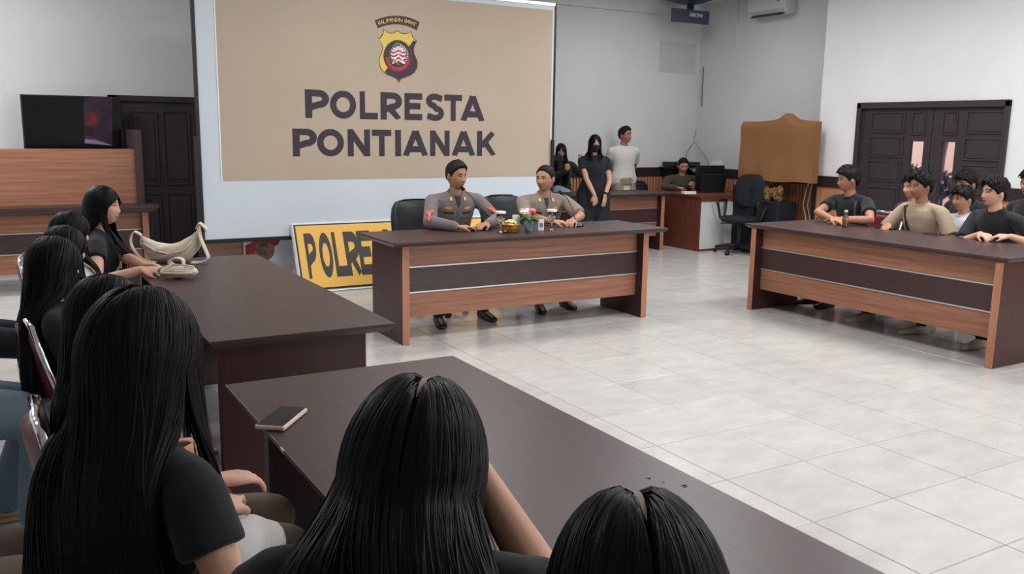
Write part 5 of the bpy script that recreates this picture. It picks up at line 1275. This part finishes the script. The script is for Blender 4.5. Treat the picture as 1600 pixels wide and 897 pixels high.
# ---------------------------------------------------------------- standing people at the back
w1 = person('standing woman in black T-shirt and black face mask, hands joined in front of her', (3.50, 4.98, .84), (-.45, -.9), .925, fem=True, sit=False, lean=0, head=(-.35, -.93, -.02), skin=FAIR2,
            shirt=('tee', (20, 24, 32)), pants=(20, 23, 30), sleeve=.50, hands={1: (3.35, 4.76, .80), -1: (3.47, 4.73, .80)}, poles=((-1, .5, 0), (1, .2, 0)), hdir=((.1, -.05, -1), (-.1, -.05, -1)), hnrm=((-.3, -1, 0), (.2, -1, 0)),
            hair='long', hairL=.20, nstr=700, strandw=.007, mask=True, pantsw=1.45, shawl=dict(gap=42, vol=.012, flare=.05, part=.008), seed=8, headat=at(930, 209, 1, 4.95))
MB().tube([w1['AR'][-1][2] + nv(w1['AR'][-1][1] - w1['AR'][-1][2]) * k for k in (.015, .045)], .031, 12, rnd=False).build('wristwatch', BLACKPL, w1['root'], smooth=True)
m1 = person('standing man in loose white T-shirt and khaki trousers, hands behind his back', (4.90, 6.15, .90), (-.15, -1), .985, sit=False, lean=-2, head=(.35, -.93, .02), skin=((150, 108, 88), 'dark_tan'),  # skin colour is a darker tan than the other men's
            shirt=('tee', (196, 196, 192)), sleeve=.72, pants=(138, 126, 106), hands={1: (4.82, 6.30, .90), -1: (5.03, 6.30, .86)}, poles=((-1, .7, 0), (1, .7, 0)), hair='neat', width=1.02, seed=9, hipw=1.05, headat=at(977, 197, 1, 6.12))
w2 = person('long-haired young woman in black top and light jeans, holding up a phone', (3.78, 6.08, .76), (-.55, -.85), .855, fem=True, sit=False, lean=0, head=(-.50, -.85, -.12), skin=((168, 124, 102), 'olive'),
            shirt=('long', (20, 22, 28)), pants=(150, 164, 178), hands={1: (3.64, 5.82, 1.05), -1: (3.98, 5.93, 1.18)}, poles=((-1, .3, -.8), (1, .2, -.9)), hdir=((.1, -.1, 1), (-.3, .3, 1)), hnrm=((-.5, -1, 0), (.3, -1, 0)),
            hair='long', hairL=.42, nstr=700, strandw=.007, shawl=dict(gap=46, vol=.014, flare=.12), seed=10, curl=.9, headat=at(877, 223, 1, 6.0))
ph = at(870, 247, 1, 5.80); t = thing('smartphone', tuple(ph), 'dark phone held up by the long-haired young woman in light jeans', 'phone'); MB().obox((0, 0, 0), (.85, -.5, 0), (.5, .85, 0), (0, 0, 1), .066, .004, .034).build('case', BLACKPL, t, bevel=.003); MB().obox((.0022, .0037, 0), (.85, -.5, 0), (.5, .85, 0), (0, 0, 1), .062, .001, .030).build('screen', BLACKGL, t)
m2 = person('seated man in olive green shirt leaning his face on his hand at the corner counter', (5.80, 6.10, .50), (-.35, -1), .93, lean=14, head=(-.45, -.85, -.30), skin=TAN, shirt=('long', (62, 60, 48)), sleeve=1.0, pants=(40, 40, 42),
            hands={1: (5.44, 5.72, .80), -1: tuple(at(1088, 291, 1, 5.82))}, poles=((-1, 0, -.5), (.9, -.2, -1)), hdir=((.8, -.5, 0), (-.85, .1, .45)), hnrm=((0, 0, 1), (.2, -1, .2)), hair='neat', width=1.12, fat=1.06, seed=11, curl=.8, headat=at(1068, 246, 1, 5.98))

# ---------------------------------------------------------------- young men on the right
r1 = person('young man in dark T-shirt and grey straps, arms crossed on the right desk', (4.14, 1.66, .50), (-1, .10), .985, lean=16, head=(-.90, .55, -.10), skin=((178, 128, 104), 'tan_warm'),
            shirt=('tee', (24, 30, 34)), sleeve=.62, hands={1: (3.66, 1.54, .81), -1: (3.70, 1.50, .82)}, poles=((-.1, 1, -.7), (-.1, -1, -.7)), hdir=((-.1, -1, .0), (-.1, 1, 0)), hnrm=((-.3, 0, 1), (-.3, 0, 1)), hair='tousled', seed=12, width=1.0, headat=at(1328, 259, 0, 3.98), elbows={1: (3.70, 1.82, .82), -1: (3.82, 1.28, .82)})
b_ = bvh_of(r1['shirt'])
for k in (1, -1): decal(r1, 'bag_strap', r1['H'] + r1['sp'] * .33 + r1['rt'] * k * .115, -r1['fo'], r1['sp'], rect(.020, .20), mat('grey_strap', (74, 84, 90), .8), b_, .005)
decal(r1, 'shirt_print', r1['H'] + r1['sp'] * .265, -r1['fo'], r1['sp'], rect(.15, .008), mat('print_grey', (140, 150, 150), .8), b_, .004)
r2 = person('young man in beige T-shirt with black sling strap, seated at the right desk', (4.16, .94, .505), (-1, .15), .985, lean=9, head=(-.93, .22, -.06), skin=TAN,
            shirt=('tee', (168, 150, 128)), sleeve=.80, hands={1: (3.84, 1.12, .80), -1: (3.86, .80, .66)}, poles=((-.1, .8, -1), (-.1, -.8, -1)), hdir=((-.5, -.3, 0), (-.9, .3, 0)), hair='bowl', seed=13, width=1.06, feet={1: (3.36, .92, .085), -1: (3.62, .50, .085)}, shoes=(150, 140, 128), headat=at(1441, 268, 0, 4.02))
b_ = bvh_of(r2['shirt'])
decal(r2, 'sling_strap', r2['H'] + r2['sp'] * .29 + r2['rt'] * .07, -r2['fo'], nv(r2['sp'] + r2['rt'] * .38), rect(.050, .33), mat('black_webbing', (36, 38, 42), .7), b_, .006, 5)
r3 = person('young man in black T-shirt with joined hands on the right desk, neat middle-parted hair', (4.14, .18, .51), (-1, .22), .98, lean=11, head=(-.90, .42, -.02), skin=((206, 160, 134), 'pale_tan'),
            shirt=('tee', (22, 25, 28)), sleeve=.85, hands={1: (3.80, .26, .815), -1: (3.86, .06, .815)}, poles=((0, .9, -.8), (0, -.9, -.8)), hdir=((-.4, -.7, 0), (-.35, .8, .02)), hnrm=((-.2, 0, 1), (-.2, 0, 1)), hair='bowl', seed=14, width=1.04, curl=.6, feet={1: (3.52, .50, .085), -1: (3.50, -.02, .085)}, shoes=(172, 168, 150), headat=at(1557, 276, 0, 3.98))
r4 = person('round-faced boy in white T-shirt, half hidden between the beige and black shirts', (4.62, .80, .42), (-1, .3), .90, lean=6, head=(-.92, .35, -.08), skin=((190, 140, 116), 'tan_light'), shirt=('tee', (206, 208, 212)), hair='tousled', seed=15, fat=1.12, pants=(60, 62, 70), headat=at(1507, 290, 0, 4.48))
r5 = person('man hidden behind the boy in white, only his dark hair and brow showing', (5.02, 1.02, .50), (-1, .2), .99, lean=4, head=(-.93, .25, -.15), skin=TAN, shirt=('tee', (24, 26, 30)), hair='tousled', seed=16, headat=at(1513, 266, 0, 4.95))
r6 = person('young man hidden behind the one in the beige T-shirt, right beside the bright door glass', (4.84, 1.55, .49), (-1, .2), .97, lean=6, head=(-.93, .30, -.06), skin=((200, 152, 130), 'rosy_tan'), shirt=('tee', (52, 50, 58)), hair='bowl', seed=17, headat=at(1429, 272, 0, 4.75))
r7 = person('man with glasses in a black printed T-shirt at the right edge of the picture', (4.76, .38, .53), (-1, .2), 1.0, lean=6, head=(-.93, .38, -.04), skin=TAN, shirt=('tee', (24, 27, 32)), hair='tousled', seed=18, headat=at(1617, 262, 0, 4.65))
for k in (-1, 1):
    c = [r7['fp'](k * .031 + .020 * math.cos(q), .002 + .015 * math.sin(q), .006) for q in np.linspace(0, 2 * math.pi, 14)]
    MB().tube(c, .0022, 6).tube([r7['fp'](k * .052, .004, .005), r7['hw'](np.array([[k * .080, .0, .0]]))[0]], .002, 6).build('eyeglass_rim', BLACKPL, r7['root'], smooth=True)
b_ = bvh_of(r7['shirt'])
for a, w_, h_ in ((.36, .04, .006), (.30, .10, .028), (.24, .03, .012)): decal(r7, 'shirt_print', r7['H'] + r7['sp'] * a + r7['rt'] * .05, -r7['fo'], r7['sp'], rect(w_, h_), mat('print_grey', (140, 150, 150), .8), b_, .004)
def seat_under(info, lb):
    p = info['hip'] - info['fw'] * .06; chair(p[0], p[1], info['fw'], lb)
for q, lb in ((r1, 'chrome chair of the young man with crossed arms'), (r2, 'chrome chair of the young man in beige'), (r3, 'chrome chair of the young man with joined hands on the right desk'), (r4, 'chrome chair of the boy in white'), (r6, 'chrome chair of the man hidden beside the door glass'), (r7, 'chrome chair of the man with glasses')): seat_under(q, lb)

# ---------------------------------------------------------------- girls along the left desks, seen from behind
def girl(label, hip, face, **k):
    kw = dict(fem=True, s=.955, skin=FAIR, hair='long', nstr=900, strandw=.006, hairL=.42, shirt=('tee', NAVY), pants=(34, 34, 40)); kw.update(k)
    return person(label, hip, face, **kw)
g1 = girl('girl in black T-shirt in profile, arms resting by the cream handbag', (-2.50, 1.44, .50), (1, -.12), lean=10, head=(.93, -.36, -.03), hands={1: (-2.155, 1.12, .81), -1: (-2.12, 1.28, .81)}, poles=((.1, -.9, -.6), (.1, 1, -.4)), hdir=((.85, -.35, 0), (.75, -.6, 0)), sleeve=.42,
          shawl=dict(gap=66, vol=.010, flare=.05, tuck=1.4), hairL=.36, seed=21, pants=(36, 36, 44), headat=at_ray(157, 288, 4.85))
g2 = girl('girl in white top, second from the far end of the left desk', (-2.70, .95, .49), (1, .1), lean=-8, head=(.93, .35, -.05), shirt=('tee', (200, 200, 200)), hairL=.24, seed=22, shawl=dict(gap=60, vol=.014), headat=at_ray(106, 328, 4.3), s=.92)
g3 = girl('girl with dark hair and white collar, third from the far end of the left desk', (-2.76, .42, .475), (1, .1), lean=-8, head=(.93, .38, -.05), shirt=('tee', (196, 196, 198)), hairL=.24, seed=23, shawl=dict(gap=60, vol=.014), headat=at_ray(96, 350, 3.8), s=.92)
g4 = girl('girl with long loose black hair, fourth from the far end of the left desk', (-2.78, -.08, .49), (1, .05), lean=-3, head=(.93, .36, -.05), hairL=.44, nstr=1200, seed=24, shawl=dict(gap=56, vol=.018, flare=.16, ragged=.12), headat=at_ray(80, 368, 3.3), s=.92)
g5 = girl('girl with dark hair and beige trousers, seated behind the large dark head on the left', (-2.74, -1.52, .51), (1, .0), lean=-3, head=(.90, .42, -.08), hairL=.44, nstr=1500, seed=25, pants=(178, 164, 150), strandw=.005, shawl=dict(gap=58, vol=.018, flare=.14), feet={1: (-2.28, -1.72, .085), -1: (-2.28, -1.5, .085)}, hands={1: (-2.42, -1.42, .66), -1: (-2.42, -1.24, .66)}, headat=at_ray(160, 428, 2.25))
g6 = girl('girl in black T-shirt and white trousers with very long dark brown hair, hands crossed', (-2.74, -2.30, .52), (.84, .54), s=.97, lean=9, head=(.80, .60, -.10), hairL=.62, nstr=5200, strandw=.0032, seed=26, hcol=HAIRSB, pants=(196, 194, 192), sleeve=.72,
          hands={1: at_ray(340, 800, 1.74), -1: at_ray(332, 752, 1.86)}, poles=((.5, -.7, -.9), (-.5, .6, -.9)), hdir=((.35, .80, -.05), (.80, .25, -.12)), hnrm=((.1, 0, 1), (.1, 0, 1)), curl=.38, spread=.30, voxel=.0045, elbows={1: at_ray(350, 905, 1.50)}, shawl=dict(gap=52, vol=.030, flare=.05, tuck=2.2, ragged=.05, part=.0, bias=(.24, -.13, 0), front=.55),
          feet={1: (-2.40, -1.95, .085), -1: (-2.50, -1.85, .085)}, headat=at_ray(212, 455, 1.58))
g7 = girl('girl in black with straight black hair, leaning on her elbow on the nearest desk', (-2.47, -3.02, .50), (.55, .83), s=.97, lean=30, duck=.07, head=(.52, .80, -.30), headroll=6, hairL=.50, nstr=5600, strandw=.0030, seed=27, sleeve=.5,
          hands={1: at_ray(735, 720, 1.32), -1: (-2.45, -2.50, .80)}, poles=((.9, .1, -1.3), (-.6, .3, -1)), hdir=((-.55, -.1, .5), (.6, .5, 0)), hnrm=((.4, .9, 0), (0, 0, 1)), voxel=.0055, shawl=dict(gap=56, vol=.036, flare=.02, tuck=1.1, ragged=.07, bias=(.10, -.04, 0), pw=.004), headat=at_ray(645, 606, 1.20), elbows={1: at_ray(880, 960, 1.16)}, parting=True)
g8 = girl('nearest girl, only the top of her black-haired head with a pale parting', (-2.47, -3.50, .50), (.55, .83), s=.97, lean=30, head=(.45, .82, -.36), hairL=.42, nstr=4200, strandw=.0030, seed=28, shawl=dict(gap=56, vol=.036, flare=.10, pw=.004), headat=at_ray(1003, 796, .94), parting=True)
for q, lb in ((g1, 'chrome chair of the profile girl at the far end'), (g2, 'chrome chair of the second girl from the far end'), (g3, 'chrome chair of the third girl from the far end'), (g4, 'chrome chair showing beside the blue jeans knee'), (g5, 'red-backed chrome chair right behind the bare foot and jeans'),
              (g6, 'chrome chair of the girl with very long brown hair'), (g7, 'chrome chair of the girl leaning on her elbow'), (g8, 'chrome chair of the nearest girl')):
    q2 = dict(q); q2['hip'] = q['hip'] + q['fw'] * (.17 if q is g5 else .24 if (q is g2 or q is g3 or q is g4) else .05); seat_under(q2, lb)
# second row: only their legs reach into the picture
p9 = girl('person in blue jeans at the left edge, bare foot in a flat sandal', (-3.10, -.10, .57), (1, .02), lean=0, head=(.9, .3, 0), pants=(108, 128, 144), shirt=('tee', (60, 62, 70)), seed=31, skin=FAIR2, hairL=.35, nstr=500, feet={1: (-2.74, -.20, .085), -1: (-2.84, .05, .085)}, hands={1: (-3.35, -.45, .75), -1: (-3.35, .25, .75)}, shoes=None, pantsw=1.25)
for k in (1, -1):
    an = p9['LG'][k][2]; ff = p9['fw']; MB().tube([an * [1, 1, 0] + ff * -.05 + np.array([0, 0, .012]), an * [1, 1, 0] + ff * .06 + np.array([0, 0, .010]), an * [1, 1, 0] + ff * .17 + np.array([0, 0, .010])], [.034, .036, .036], 12, up=(0, 0, 1), flat=.28).build('sandal', mat('tan_sandal', (170, 140, 120), .6), p9['root'], smooth=True)
p10 = girl('person in dark trousers in the second row, knees at the left edge of the picture', (-3.04, 1.10, .57), (1, .0), lean=-2, head=(.9, .3, 0), pants=(30, 34, 42), shirt=('tee', (30, 32, 40)), seed=32, hairL=.35, nstr=500, hands={1: (-3.25, .75, .75), -1: (-3.25, 1.45, .75)})
p11 = girl('person in grey-brown trousers at the bottom left corner, one knee in view', (-3.17, -1.50, .52), (1, .0), lean=-4, head=(.9, .4, 0), pants=(118, 104, 98), shirt=('tee', (90, 84, 80)), seed=33, hairL=.35, nstr=500, pantsw=1.2, hands={1: (-3.30, -1.95, .75), -1: (-3.35, -1.40, .70)})
for (x, y, lb) in ((-3.22, -.10, 'chrome chair of the person in blue jeans'), (-3.20, 1.10, 'chrome chair of the second-row person in dark trousers'), (-3.23, -1.50, 'chrome chair of the second-row person in grey-brown trousers')): chair(x, y, (1, .05), lb)
# white cloth on the lap of the girl with the long brown hair
rings = []
for k in range(16):
    u = -1 + 2 * k / 15; r0 = .085 * math.sqrt(max(.02, 1 - u * u))
    rings.append(np.array([(u * .16, r0 * 1.2 * math.cos(q) * (1 + .1 * math.sin(3 * q + k)), .02 + r0 * .75 * math.sin(q) * (1 + .1 * math.sin(5 * q + k * .6))) for q in np.linspace(0, 2 * math.pi, 22, endpoint=False)]))
o = MB().loft(rings).build('cloth_bag', mat('white_cloth', (206, 204, 204), .9, bump=.4, bscale=18), smooth=True); o.location = (-2.43, -2.02, .655); o.rotation_euler = (0, 0, .7)
tag(o, 'crumpled white cloth bag on the lap of the girl with the long brown hair', 'bag')
